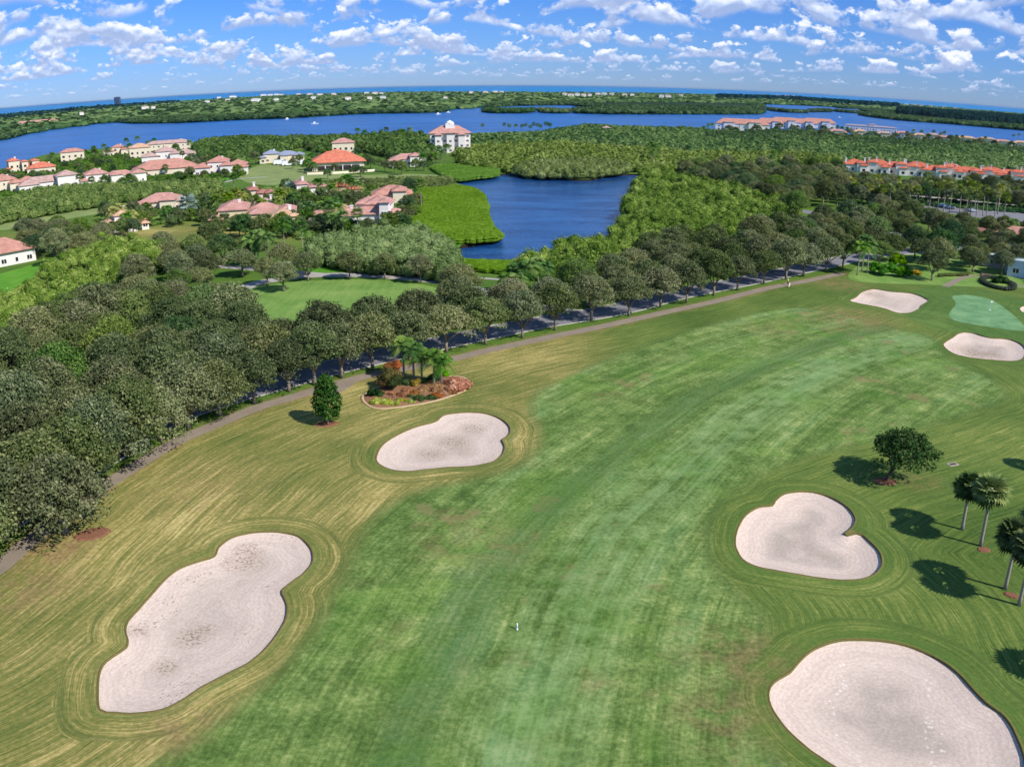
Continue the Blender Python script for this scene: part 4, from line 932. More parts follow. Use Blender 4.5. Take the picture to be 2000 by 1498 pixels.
zones = [(0, 270, 400, 335, 'among the houses on the lagoon shore'), (0, 300, 400, 365, 'beside the white houses at the left'), (200, 395, 340, 425, 'round the tan-roofed house at the left'), (400, 340, 480, 390, 'left of the pink-roofed villas'), (480, 340, 720, 470, 'in the middle of the pink-roofed villas'), (690, 240, 880, 310, 'in the grove beside the white apartment block'), (930, 240, 1080, 250, 'in the shore line right of the apartments'), (1260, 270, 1300, 300, 'standing tall in the mangrove right of the lake'), (1370, 240, 1450, 270, 'left of the red-roofed waterfront flats'), (1500, 280, 1620, 330, 'rising from the trees left of the orange-roofed townhouses'), (1620, 240, 2000, 270, 'among the far houses on the right shore'), (980, 500, 1080, 545, 'in the bright clump below the lake'), (1670, 460, 1710, 480, 'beside the road bend at the right'), (480, 250, 620, 325, 'near the villa under scaffolding')]
byz = {}
for q in VP:
    zn = next((z[4] for z in zones if z[0] <= q[0] <= z[2] and z[1] <= q[1] <= z[3]), 'between the villas and the lake')
    byz.setdefault(zn, []).append(q)
for zn, L_ in byz.items():
    for j, (px, py, hh, kd) in enumerate(sorted(L_)):
        x, y = G(px, py, hh)
        palm('small' if kd == 2 else 'feather', x, y, hh, 1.5 if kd == 2 else 1.35, f"{'fan' if kd == 2 else 'feather'} palm {zn}, {ordinal(j + 1)} from the left", 'palms ' + zn, M_PALMY if kd == 1 else None)
for (px, py, s), w_ in (((366, 396, 3.1), 'silvery blue palm beside the grey-pink hipped roof at the left'), ((570, 366, 2.6), 'silvery blue palm left of the white-fronted pink-roofed villa')):
    x, y = G(px, py, 5); palm('small', x, y, 5, s * .95, w_, None, M_SILV)
#print('oaks', cnt, sum(cnt) + 35, 'verts so far')

# ------------------------------------------------------------------ buildings
def roofmat(name, c):
    m, t, b = newmat(name); P = t.pos()
    g = t.noise(P, 0.5, 4, .65); s = t.n('ShaderNodeSeparateXYZ'); t.put(s.inputs[0], P)
    wv = t.m('SINE', t.m('MULTIPLY', s.outputs[2], 16.0))
    f = t.m('ADD', g, t.m('MULTIPLY', wv, 0.10))
    t.put(b.inputs['Base Color'], t.ramp(f, [(0.3, tuple(x * .68 for x in c[:3]) + (1,)), (0.55, c), (0.8, tuple(min(1, x * 1.25) for x in c[:3]) + (1,))]))
    b.inputs['Roughness'].default_value = .85; return m
RM = {'salmon': roofmat('salmon_tiles', lin(196, 142, 126)), 'pink': roofmat('pink_tiles', lin(198, 148, 136)), 'grey': roofmat('faded_pink_tiles', lin(192, 160, 150)), 'orange': roofmat('orange_tiles', lin(212, 124, 98)),
      'red': roofmat('red_orange_tiles', lin(206, 112, 86)), 'tan': roofmat('tan_tiles', lin(212, 170, 140)), 'brown': roofmat('brown_pink_tiles', lin(180, 122, 106)), 'metal': plain('pale_metal_roof', lin(196, 214, 218), .4, .5), 'blue': plain('underlay_roof', lin(150, 156, 176), .6)}
WM = {'white': plain('white_stucco', lin(238, 230, 224), .9, .1, .06), 'cream': plain('cream_stucco', lin(232, 218, 192), .9, .1, .06), 'yellow': plain('yellow_stucco', lin(232, 212, 168), .9, .1, .06), 'tan': plain('tan_stucco', lin(206, 176, 146), .9, .1, .06), 'grey': plain('grey_stucco', lin(176, 168, 172), .9, .1, .06), 'pale': plain('pale_blue_wall', lin(206, 214, 230), .8, .1, .06)}
M_GLASS = plain('window_glass', lin(48, 52, 60), .15, .6, .3, .7); M_FRAME = plain('white_trim', lin(236, 232, 228), .6, .3, .05); M_DARK = plain('hair_and_porch_shade', lin(60, 54, 58), .8, .1)

def win(parent, x, y, z, w_, h_, ang, detail):
    """a window on a wall: frame with its pane as sub-part; ang = outward direction"""
    c, s = math.cos(ang), math.sin(ang)
    mb = MB(); mb.box(x + c * .03, y + s * .03, z, .1, w_, h_, ang)
    if detail:
        fo = mb.build('window', M_FRAME, parent)
        p = MB(); e = .14
        if w_ > 1.3:
            for sg in (-1, 1): p.box(x + c * .05 - s * sg * (w_ / 4 - e * .12), y + s * .05 + c * sg * (w_ / 4 - e * .12), z + e, .1, w_ / 2 - e * 1.1, h_ - 2 * e, ang)
        else: p.box(x + c * .05, y + s * .05, z + e, .1, w_ - 2 * e, h_ - 2 * e, ang)
        p.build('pane', M_GLASS, fo)
    else: mb.build('window', M_GLASS, parent)

def building(name, label, px, py, blocks, roof, wall, extra=0.0, chim=(), detail=True, cat='house', group=None, over=.55, sill=1.0, roofk=.23, porch=False, wins=True, base=None, ws=3.6):
    x0, y0 = base or G(px, py); az_ = math.atan2(x0, y0)
    root = thing(name, label, cat, (x0, y0, 0), -az_ + R(extra), group)
    for bi_, (cx, cy, w_, d_, st) in enumerate(blocks):
        hh = (st + .22) * 3.1 + bi_ * .013; mb = MB(); mb.box(cx, cy, 0, w_, d_, hh); mb.build('wall', WM[wall], root)
        rb = MB(); rb.hip(cx, cy, hh - .05, w_, d_, min(w_, d_) * roofk + .3, over + bi_ * .011, .22)
        ro = rb.build('roof', RM[roof], root)
        if bi_ < len(chim) and chim[bi_]:
            chx, chy, chh = chim[bi_]; c_ = MB(); c_.box(cx + chx * w_, cy + chy * d_, hh, .9, .9, chh); c_.box(cx + chx * w_, cy + chy * d_, hh + chh, 1.25, 1.25, .25); c_.build('chimney', M_FRAME, ro)
        if not wins: continue
        for s_ in range(max(1, int(st))):
            zz = s_ * 3.1 + sill; n = max(1, int(w_ / ws))
            for k_ in range(n):
                xx = cx - w_ / 2 + w_ * (k_ + .5) / n
                if porch and bi_ == 0 and s_ == 0: continue
                if (bi_ + k_ + s_) % 7 == 5: continue
                win(root, xx, cy - d_ / 2, zz, 1.7 if k_ % 2 == 0 else 1.1, 1.5, -math.pi / 2, detail)
            for sg in (-1, 1):
                for k_ in range(max(1, int(d_ / 5))):
                    win(root, cx + sg * w_ / 2, cy - d_ / 2 + d_ * (k_ + .5) / max(1, int(d_ / 5)), zz, 1.3, 1.4, 0 if sg > 0 else math.pi, detail)
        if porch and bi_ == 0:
            q = MB(); q.box(cx, cy - d_ / 2 - .02, .1, w_ * .8, .1, 2.6); q.build('porch_shade_panel', M_DARK, root)  # dark panel on the wall, the porch's shade put into its colour
            for k_ in range(6):
                q = MB(); q.box(cx - w_ * .42 + w_ * .84 * k_ / 5, cy - d_ / 2 - .5, 0, .5, .5, 3.0); q.build('column', M_FRAME, root)
    return root

def W(px, py, wpx): return wpx * mpp(px, py)
def villa(w_, d_, st=2, k=0):
    """blocks of a rambling villa"""
    return [[(-w_ * .05, d_ * .6, w_ * .36, d_ * .8, st), (-w_ * .33, d_ * .35, w_ * .3, d_ * .7, st - .8), (w_ * .3, d_ * .45, w_ * .34, d_ * .7, st - .7), (w_ * .12, d_ * .05, w_ * .2, d_ * .5, st - .5), (w_ * .42, d_ * .1, w_ * .16, d_ * .4, st - 1)],
            [(-w_ * .25, d_ * .55, w_ * .34, d_ * .9, st), (w_ * .12, d_ * .55, w_ * .5, d_ * .7, 1.2), (w_ * .04, -d_ * .02, w_ * .18, d_ * .5, st - .3), (w_ * .38, d_ * .25, w_ * .22, d_ * .8, st - .4), (-w_ * .44, d_ * .15, w_ * .14, d_ * .5, 1.0)],
            [(w_ * .05, d_ * .6, w_ * .9, d_ * .8, 1.1), (w_ * .22, d_ * .25, w_ * .3, d_ * .7, st), (-w_ * .33, d_ * .15, w_ * .28, d_ * .6, 1.0)]][k]
HS = [
    (18, 378, 84, 16, 0, 2, 'salmon', 'cream', 4, 'large salmon-roofed house cut by the left photo edge, above the mangrove belt'),
    (47, 338, 36, 12, 1, 2.6, 'orange', 'cream', 8, 'cream house with orange roof and tall white chimney, leftmost on the lagoon shore'),
    (82, 341, 32, 14, -1, 1.2, 'orange', 'cream', 0, 'low orange-roofed house beside the tall-chimneyed one on the shore'),
    (104, 370, 92, 15, 2, 1.9, 'grey', 'white', 10, 'long white house with arched windows and faded roof at the far left'),
    (143, 318, 26, 10, -1, 2.4, 'salmon', 'cream', 0, 'small tower-like house with salmon pyramid roof against the lagoon'),
    (224, 362, 90, 15, 1, 1.9, 'pink', 'white', 6, 'white house with pink roof behind palms, right of the long white one'),
    (236, 305, 40, 12, 0, 2, 'salmon', 'cream', 0, 'salmon-roofed shore house with a white chimney, half hidden by palms'),
    (275, 312, 26, 12, -1, 2.6, 'tan', 'cream', 0, 'narrow two-storey cream house with dark balcony on the shore'),
    (331, 319, 76, 16, 0, 2.3, 'grey', 'white', 0, 'big two-storey white house with greyish pink roof on the shore'),
    (330, 297, 54, 10, -1, 2, 'grey', 'cream', 0, 'pale terraced roof behind the big white two-storey house'),
    (324, 346, 94, 20, -1, 1.25, 'salmon', 'cream', 0, 'wide low salmon hipped roof in front of the big white house'),
    (430, 343, 86, 20, 0, 2.1, 'salmon', 'white', -6, 'rambling salmon-roofed villa with white gables left of the scaffolded villa'),
    (552, 318, 72, 14, 1, 1.6, 'blue', 'cream', 0, 'half-roofed villa under construction with bluish roof underlay'),
    (671, 305, 38, 12, -1, 2.6, 'pink', 'cream', 0, 'cream two-storey house with pink pyramid roof behind the pavilion house'),
    (796, 326, 72, 14, 2, 1.7, 'pink', 'white', 4, 'white house with pale pink roofs below the apartment block'),
    (308, 417, 78, 15, 2, 1.4, 'pink', 'cream', -10, 'cream house with pink-grey hipped roof beside the silvery palm'),
    (248, 452, 70, 15, 0, 1.5, 'tan', 'white', 6, 'tan pyramid-roofed house with white wall among the lower left oaks'),
    (508, 402, 46, 12, 1, 1.8, 'brown', 'cream', 0, 'brown-pink roofed house with small dormers between the palms'),
    (520, 424, 36, 10, -1, 1.2, 'grey', 'white', 0, 'pale roofed wing behind the yellow-walled villa'),
    (608, 391, 58, 14, 1, 1.9, 'pink', 'white', 6, 'pink-roofed villa with bright white front right of the silvery palm'),
    (663, 386, 30, 8, -1, 1.3, 'orange', 'tan', 0, 'small orange roof peeping out behind the palms'),
    (697, 392, 22, 9, -1, 1.3, 'orange', 'tan', 10, 'second small orange gable right of the small orange roof'),
    (497, 446, 150, 17, 1, 1.8, 'pink', 'yellow', -4, 'long pink-roofed villa with yellow walls and arched loggia'),
    (560, 452, 50, 12, -1, 1.3, 'tan', 'yellow', 10, 'pale tan-roofed wing with white chimney at the right end of the yellow villa'),
    (636, 446, 62, 12, -1, 1.2, 'pink', 'grey', -8, 'grey-walled low house in shade left of the white villa with the tower'),
    (762, 404, 84, 16, 2, 1.7, 'salmon', 'cream', 0, 'cream house with long salmon roof behind the white villa, white chimney on top')]
for j, (px, py, wp, d_, pre, st, rf, wl, ex, lab) in enumerate(HS):
    w_ = W(px, py, wp); d_ = d_ * 1.0
    bl = [(0, d_ / 2, w_, d_, st)] if pre < 0 else villa(w_, d_, st, pre)
    ch = [(.3, .1, 2.6)] if j % 3 != 1 else []
    if pre >= 0: ch = [(.2, .0, 2.4), None]
    r_ = building('house', lab, px, py, bl, rf, wl, ex, ch, detail=wp > 50, group=None)
# the orange-roofed pavilion house
w_ = W(661, 333, 92)
ph = building('house', 'orange-roofed pavilion house with white columns, dormers and a low cream terrace wall', 661, 333, [(0, 9, w_, 18, 1.25), (0, 11, w_ * .42, 9, 2.35)], 'orange', 'cream', 3, [], over=1.4, roofk=.30, porch=True)
for k_ in (-1, 0, 1):
    q = MB(); q.box(k_ * w_ * .16 - w_ * .06, 3.2, 4.6, 3.4, 3.0, 1.5); dm = q.build('dormer', M_FRAME, ph); win(dm, k_ * w_ * .16 - w_ * .06, 1.7, 4.9, 2.2, .9, -math.pi / 2, False)
wl_ = spline(GP([(600, 342), (660, 340), (735, 335)]), 8.0)
o = strip('terrace_wall', wl_, .4, 0, WM['cream'], kind=None, h=1.2); tag(o, 'long low cream wall in front of the orange-roofed pavilion house', 'wall')
# the white villa with the arched tower
w_ = W(715, 448, 130)
vl = building('house', 'white villa with arched tower gable and pink hipped roofs beside the lime mangrove', 702, 449, [(w_ * .12, 9, w_ * .52, 13, 1.25), (w_ * .24, 12, w_ * .36, 11, 2.1), (w_ * .36, 4.5, w_ * .13, 7, 2.5), (-w_ * .3, 8, w_ * .46, 13, 1.15), (w_ * .47, 8, w_ * .12, 9, 1.2), (0, 22, w_ * .3, 10, 1.7)], 'pink', 'white', -9, [None, None, None, (.3, .0, 2.4)], roofk=.26)
# townhouses with orange-red roofs
ts = [(1672, 337, 34), (1712, 340, 36), (1748, 342, 34), (1790, 345, 36), (1826, 349, 32), (1858, 349, 34), (1893, 352, 38), (1935, 355, 34), (1972, 357, 34), (2010, 360, 36)]
for j, (px, py, wp) in enumerate(ts):
    w_ = W(px, py, wp); building('townhouse', f'white townhouse with orange-red roof and white chimney, {ordinal(j + 1)} from the left in the row', px, py, [(0, 8, w_, 12, 1.2 + .3 * (j % 2)), (w_ * (.22 - .4 * (j % 2)), 3, w_ * .4, 7, 1.9 - .3 * (j % 3 == 0)), (w_ * .3, 1, w_ * .3, 5, 1.2)], 'red', 'white', 0 if j % 2 else 8, [(-.42 + .1 * (j % 3), -.3, 3.6), (.35, .1, 3.0), None], detail=False, cat='townhouse', group='orange-roofed townhouses at the right', over=.5)
# white apartment block on the lagoon
w_ = W(880, 300, 78)
ab = building('apartment_block', 'four-storey white apartment block with red roof and white cupola on the lagoon', 880, 299, [(0, 10, w_, 16, 4.0), (-w_ * .3, 1.5, w_ * .16, 4, 3.7), (0, 1.5, w_ * .18, 4.4, 4.05), (w_ * .28, 1.5, w_ * .16, 4, 3.7)], 'pink', 'white', 2, [], cat='apartment block', roofk=.3, over=.9)
q = MB(); q.box(0, 9, 15.2, 6, 5, 4.2); q.lathe(0, 9, [(3.0, 19.4), (2.4, 20.4), (.3, 21.6)], 8); q.build('cupola', M_FRAME, ab)
for j, (px, py, wp, st) in enumerate([(1450, 257, 72, 3.2), (1502, 250, 34, 2.6), (1532, 250, 36, 3.0), (1566, 250, 34, 2.6), (1597, 250, 36, 2.8)]):
    w_ = W(px, py, wp); building('apartment_block', f'red-roofed white waterfront flats with cupolas, {ordinal(j + 1)} block from the left', px, py, [(0, 10, w_, 16, st - .9), (w_ * .22, 4, w_ * .22, 8, st - .2), (-w_ * .25, 5, w_ * .2, 8, st - .4)], 'salmon', 'white', 0, [(-.3, -.1, 3), (.2, .1, 2), (0, 0, 2)], ws=7.0, detail=False, cat='apartment block', group='red-roofed waterfront flats', roofk=.34)
building('boathouse', 'flat pale waterfront building right of the red-roofed flats', 1700, 256, [(0, 8, W(1700, 256, 46), 12, 1.6), (2, 8, 8, 8, 2.6)], 'grey', 'white', 0, [], detail=False, cat='building', roofk=.08)
for j, (px, py, wp) in enumerate([(1634, 266, 36), (1678, 266, 24), (1725, 270, 28), (1762, 269, 26), (1794, 273, 20), (1820, 273, 26), (1842, 278, 24), (1886, 279, 30), (1926, 281, 28), (1958, 286, 26), (1992, 288, 22)]):
    building('house', f'low pink-roofed house on the far right shore, {ordinal(j + 1)} from the left', px, py, [(0, 8, W(px, py, wp) * .6, 12, 1.2), (3, 3, W(px, py, wp) * .3, 8, 1.6)], ['pink', 'tan', 'grey'][j % 3], 'cream', 0, [(.2, 0, 2)], detail=False, group='low houses on the far right shore')
# white house at the left edge 
wh = building('house', 'white house with salmon hipped roof at the left photo edge', 0, 0, [(0, 7, 20, 13, 1.05), (-7, 2, 8, 8, .98)], 'salmon', 'white', 0, [], over=.9, roofk=.26, base=G(18, 524), sill=.7)
wh.rotation_euler = (0, 0, R(52)); x, y = G(-18, 524); wh.location = (x + 4.0, y + 1.5, 0)
hx, hy = G(40, 512)
# clubhouse pieces
cb = building('clubhouse', 'pale pavilion with white metal roof cut by the right photo edge', 1998, 545, [(0, 4, 9, 6, 1.25), (-3.4, 7.5, 4, 4, 1.1)], 'metal', 'pale', 0, [], cat='building', over=.4, roofk=.12)
building('cart_shed', 'dark open shed with thin white roof edge under the trees', 1932, 523, [(0, 3, 7.0, 5, .95)], 'metal', 'grey', -8, [], cat='shed', over=.4, roofk=.05, porch=False)
building('gatehouse', 'orange-pink tiled roof at the right edge below the palm avenue', 1985, 486, [(0, 5, 13, 9, 1.2)], 'salmon', 'cream', 0, [], cat='building', over=.9)
building('house', 'pink house with a dock on the island shore at the far left', 74, 246, [(0, 12, W(74, 246, 20), 20, 2.2), (10, 4, 16, 14, 1.4)], 'pink', 'cream', 0, [], detail=False, roofk=.25)
building('pavilion', 'tiny white pavilion in the dark mangrove belt', 1184, 262, [(0, 4, 7, 7, 1.6)], 'grey', 'white', 0, [], detail=False, cat='pavilion')
# distant houses on the barrier island
FH = [(160, 225, 8), (284, 213, 14), (300, 213, 8), (405, 201, 10), (428, 191, 8), (445, 197, 10), (455, 189, 14), (500, 198, 20), (515, 186, 12), (528, 186, 10), (540, 185, 10), (550, 186, 8), (540, 197, 10), (583, 185, 10), (605, 185, 12), (625, 186, 12), (652, 185, 10), (612, 193, 10), (680, 195, 12), (716, 183, 10), (733, 183, 12), (745, 184, 8), (722, 194, 10), (748, 194, 12), (870, 192, 8), (920, 181.5, 8), (948, 181.5, 10), (968, 181, 10), (980, 181, 8), (1103, 186, 10), (1115, 188, 12), (1128, 187, 10), (1140, 188, 10), (1152, 188, 8), (1168, 185, 10), (1180, 186, 12), (1195, 186, 10), (1220, 187, 10), (1235, 187, 8), (1292, 190, 10), (1305, 190, 12), (1330, 188, 8), (1490, 187, 12), (1508, 188, 8), (1520, 188, 10), (1536, 188, 8), (1550, 189, 8), (1770, 205, 8), (1785, 206, 10), (1800, 207, 8), (1818, 208, 8), (1845, 210, 8), (1865, 212, 8)]
for j, (px, py, wp) in enumerate(sorted(FH)):
    z = 9.0; x, y = G(px, py + 1.2, z); d_ = math.hypot(x, y); w_ = wp * d_ / 1700 * .95
    t_ = building('distant_house', f'tiny white building on the barrier island skyline, {ordinal(j + 1)} from the left', px, py, [(0, 0, w_, w_ * .5, 5.2 if d_ > 2500 else 4.2)], ['grey', 'pink', 'grey', 'metal'][j % 4], 'white', 0, [], detail=False, wins=False, group='distant buildings on the barrier island', base=(x, y), roofk=.16)
    t_.location.z = 1.0
x, y = G(230, 205, 3); q = MB(); q.box(0, 0, 0, 44, 26, 62); t_ = thing('tower_block', 'lone dark tower block rising over the far left skyline', 'tower block', (x * .98, y * .98, 0)); q.build('wall', plain('tower_wall', lin(70, 88, 112), .7), t_)
q = MB(); q.box(0, 0, 62, 18, 14, 6); q.build('roof', WM['grey'], t_)
for lv in range(6):
    q = MB(); q.box(0, -13.02, 6 + lv * 9, 38, .3, 3.4); q.build('window', M_GLASS, t_)

# ------------------------------------------------------------------ vehicles, boats
M_WHITEP = plain('white_paint', lin(236, 238, 240), .35, .5, .03); M_TYRE = plain('tyre_rubber', lin(30, 30, 32), .8); M_BLUEP = plain('pale_blue_paint', lin(120, 160, 190), .35, .5, .03); M_SILVERP = plain('silver_paint', lin(170, 176, 184), .3, .5, .03); M_DKP = plain('dark_paint', lin(52, 56, 66), .3, .5, .03)
def vehicle(name, label, px, py, rz, paint, kind='car', group=None):
    x, y = G(px, py); t_ = thing(name, label, kind, (x, y, .03), rz, group)
    van = kind == 'van'; L = 2.6 if van else 2.2
    pr = [(-L, .35), (-L, 1.0), (-L + .15, 2.2), (1.3, 2.25), (1.9, 1.3), (L, 1.1), (L, .4)] if van else [(-L, .35), (-L, .9), (-1.7, 1.0), (-1.1, 1.45), (.5, 1.45), (1.1, 1.0), (L, .85), (L, .35)]
    mb = MB(); n = len(pr); mb.add([(a, -.9, b_) for a, b_ in pr] + [(a, .9, b_) for a, b_ in pr], [tuple(range(n)), tuple(range(n, 2 * n))[::-1]] + [(i + n, i, (i + 1) % n, (i + 1) % n + n)[::-1] for i in range(n)])
    mb.build('body', paint, t_)
    for s_ in (-1, 1):
        q = MB(); q.box(.2 if not van else .9, s_ * .9, 1.05 if not van else 1.35, 1.9 if not van else 1.0, .04, .32 if not van else .55); q.build('side_window', M_GLASS, t_)
        for a in (-1, 1):
            q = MB(); q.tube([(a * L * .62, s_ * .72, .33), (a * L * .62, s_ * .95, .33)], [.33, .33], 12); q.build('wheel', M_TYRE, t_)
    q = MB(); q.add([(1.95 if van else 1.08, -.7, 1.35 if van else 1.06), (1.95 if van else 1.08, .7, 1.35 if van else 1.06), (1.4 if van else .6, .7, 2.1 if van else 1.42), (1.4 if van else .6, -.7, 2.1 if van else 1.42)], [(0, 1, 2, 3)])
    q.build('windscreen', M_GLASS, t_)
    return t_
for px, py, w_ in ((548, 322, 'leftmost'), (565, 324, 'middle'), (600, 322, 'rightmost')):
    v_ = vehicle('van', f'{w_} of the white work vans parked below the half-roofed villa', px, py, R(20), M_WHITEP, 'van', 'white work vans'); v_.scale = (1.7, 1.6, 1.3)
for px, py, pm, w_ in ((1842, 405, M_BLUEP, 'pale blue car in the shaded car park under the tall palms'), (1856, 408, M_SILVERP, 'silver car right of the pale blue one in the car park'), (1820, 402, M_DKP, 'dark car left of the pale blue one in the car park'), (1900, 414, M_SILVERP, 'silver car further right in the car park behind the palms'), (1640, 428, M_DKP, 'dark car on the side road behind the right wood')):
    vehicle('car', w_, px, py, R(12), pm)
def boat(label, px, py, L=9, rz=0.3):
    x, y = G(px, py, -.8); t_ = thing('motor_boat', label, 'boat', (x, y, -.8), rz)
    mb = MB(); a = L / 2; b_ = L * .15
    top = [(-a, -b_, 1.1), (a * .3, -b_, 1.2), (a, 0, 1.5), (a * .3, b_, 1.2), (-a, b_, 1.1)]; bot = [(-a, -b_ * .7, -.2), (a * .2, -b_ * .6, -.2), (a * .75, 0, -.2), (a * .2, b_ * .6, -.2), (-a, b_ * .7, -.2)]
    mb.add(bot + top, [(0, 1, 2, 3, 4)[::-1], (5, 6, 7, 8, 9)] + [(i, (i + 1) % 5, (i + 1) % 5 + 5, i + 5) for i in range(5)]); mb.build('hull', M_WHITEP, t_)
    q = MB(); q.box(-a * .1, 0, 1.1, L * .34, b_ * 1.3, 1.9, top=.8); q.build('cabin', M_WHITEP, t_); q = MB(); q.box(a * .1, 0, 2.0, L * .2, b_ * 1.15, .5, top=.9); q.build('cabin_window', M_GLASS, t_)
boat('white motor boat in the middle of the lagoon left of centre', 615, 243, 10, .2)
boat('small white boat close to the island shore at the left', 561, 234, 10, 1.2)
boat('small white boat off the right tip of the big island', 856, 224, 9, .4)
boat('tiny white boat just right of that boat in the channel mouth', 876, 221, 8, 0)
boat('small boat near the right islets', 1640, 231, 9, -.3)

# ------------------------------------------------------------------ garden bed and shrubs
def shrub(name, label, cat, px, py, rx, ry, h, mat, n=9, sc=.55, z=0.0, protos=None, group=None, pyramid=0.0):
    x0, y0 = G(px, py); r = np.random.default_rng(int(px * 7 + py))
    a = r.uniform(0, 6.28, n); q = np.sqrt(r.uniform(0, 1, n)); hh = h * r.uniform(.65, 1.0, n) * (1 - .35 * q ** 2)
    s = min(rx, ry, h) * sc * r.uniform(.8, 1.25, n)
    pos = np.stack([np.cos(a) * q * (rx - s * .5), np.sin(a) * q * (ry - s * .5), np.maximum(s * .5, hh - s)], 1); scl = np.stack([s, s, s * .9], 1)
    V, Fq, t = merge(protos or P_NEAR, pos, scl, a, r.integers(0, 4, n), seed=n)
    o = link(name, mesh_np(name, V, Fq, t), None, mat); o.location = (x0, y0, z)
    return tag(o, label, cat, group)
LB = {}
def LM_(nm, *c):
    if nm not in LB: LB[nm] = leafmat(nm + '_leaves', *[lin(*q) for q in c], .6, .3)
    return LB[nm]
BEDO = spline(GP([(716, 790), (740, 798), (790, 794), (850, 783), (905, 764), (916, 750), (905, 738), (870, 735), (820, 742), (760, 752), (728, 762), (708, 775)]), .6, True)
sh_, V_, T_ = sheet('planting_bed', BEDO - BEDO.mean(0), .0, None, .5, None); d_ = dist_poly(BEDO - BEDO.mean(0), V_[:, 0], V_[:, 1])
sh_.data.vertices.foreach_set('co', np.c_[V_, .03 + .35 * np.clip(d_ / 2, 0, 1) ** .7].astype(np.float32).ravel()); sh_.data.materials.clear(); sh_.data.materials.append(plain('bed_mulch', lin(150, 112, 84), 1, .05, .3, 4))
sh_.location = (*BEDO.mean(0), 0); tag(sh_, 'rounded mulch bed with palms and coloured shrubs between cart path and bunker', 'planting bed')
strip('bed_edging', np.concatenate([BEDO, BEDO[:1]]), .45, 0, plain('sandy_edging', lin(196, 168, 134), 1, .05), kind=None, h=.1, parent=None).parent = sh_
bpy.data.objects['bed_edging'].location = (-BEDO.mean(0)[0], -BEDO.mean(0)[1], 0)
CR = LM_('croton', (70, 70, 38), (150, 96, 56), (206, 140, 84)); RD = LM_('copper_shrub', (104, 76, 50), (168, 124, 86), (216, 176, 130)); YG = LM_('lime_shrub', (90, 104, 36), (158, 166, 62), (210, 212, 110)); GR = LM_('bright_shrub', (46, 96, 26), (88, 148, 44), (140, 186, 70)); DG = LM_('deep_shrub', (34, 54, 32), (66, 90, 50), (120, 136, 84)); YW = LM_('golden_shrub', (120, 104, 34), (190, 168, 62), (228, 208, 104)); GY = LM_('grey_hedge', (58, 66, 60), (84, 92, 80), (118, 124, 104))
shrub('croton_tree', 'tall rounded croton with rusty orange top at the left of the garden bed', 'shrub', 764, 762, 1.9, 1.9, 4.6, LM_('rusty_croton', (58, 72, 38), (112, 102, 58), (176, 122, 76)), 26, .5)
shrub('copper_shrub', 'rusty orange crown of foliage on top of the croton', 'shrub', 770, 757, 1.25, 1.15, 1.3, CR, 12, .6, z=3.1)
shrub('ti_plant', 'reddish copper shrub under the palms in the garden bed', 'shrub', 775, 777, 1.9, 1.0, 1.1, RD, 14)
shrub('lime_shrub', 'lime green edging plants at the lower left rim of the bed', 'shrub', 755, 789, 2.6, .9, .8, YG, 18)
shrub('mixed_shrub', 'green and copper edging plants along the lower rim of the bed', 'shrub', 822, 780, 2.4, .8, .8, DG, 14)
shrub('golden_shrub', 'golden yellow shrub beside the palm trunks', 'shrub', 813, 757, .9, .8, 1.9, YW, 8)
shrub('copper_shrub', 'copper coloured shrubs filling the middle of the bed', 'shrub', 845, 766, 2.2, 1.3, 1.4, RD, 20)
shrub('pampas_mound', 'pinkish brown grass mound at the right end of the bed', 'shrub', 892, 760, 2.0, 1.7, 2.0, LM_('pink_grass', (124, 84, 68), (188, 136, 108), (228, 186, 152)), 18, .6)
for (px, py), m_, w_, h in (((742, 786), YG, 'lime', .7), ((770, 791), YG, 'lime', .6), ((800, 788), YG, 'lime', .6), ((760, 780), RD, 'copper', .9), ((815, 783), DG, 'dark green', .7), ((842, 780), DG, 'dark green', .7), ((862, 773), RD, 'copper', .9), ((885, 768), RD, 'copper', .9), ((795, 768), RD, 'copper', 1.2), ((808, 772), CR, 'orange brown', .9), ((828, 768), RD, 'copper', 1.1), ((870, 768), RD, 'copper', 1.2), ((852, 776), CR, 'orange brown', .9), ((790, 755), DG, 'dark green', 1.4), ((830, 750), GR, 'green', 1.2), ((848, 745), DG, 'dark green', 1.5), ((785, 786), YG, 'lime', .7), ((872, 756), CR, 'orange brown', 1.3)):
    shrub('bed_shrub', f"{w_} filler shrub in the garden bed, {'left' if px < 800 else 'middle' if px < 840 else 'right'} part, about {ordinal(int((px - 780) / 8) + 1)} from left", 'shrub', px, py, 1.1, .8, h, m_, 9, group='filler shrubs in the garden bed')
shrub('banana_plant', 'bright green broad-leaved plant behind the copper shrubs', 'shrub', 862, 736, 1.3, 1.0, 1.7, GR, 10)
shrub('dark_shrub', 'dark green shrub at the left tip of the garden bed', 'shrub', 733, 776, 1.3, 1.0, 1.7, DG, 9)
for (px, py), hh, w_ in (((786, 668), 6.2, 'leftmost'), ((806, 676), 6.0, 'second from the left'), ((822, 690), 4.8, 'third from the left'), ((846, 692), 5.2, 'fourth from the left'), ((860, 700), 4.6, 'rightmost')):
    x, y = G(px, py, hh); palm('feather', x, y, hh, 1.25, f'feather palm in the garden bed, {w_}', 'palms in the garden bed', thick=.2)
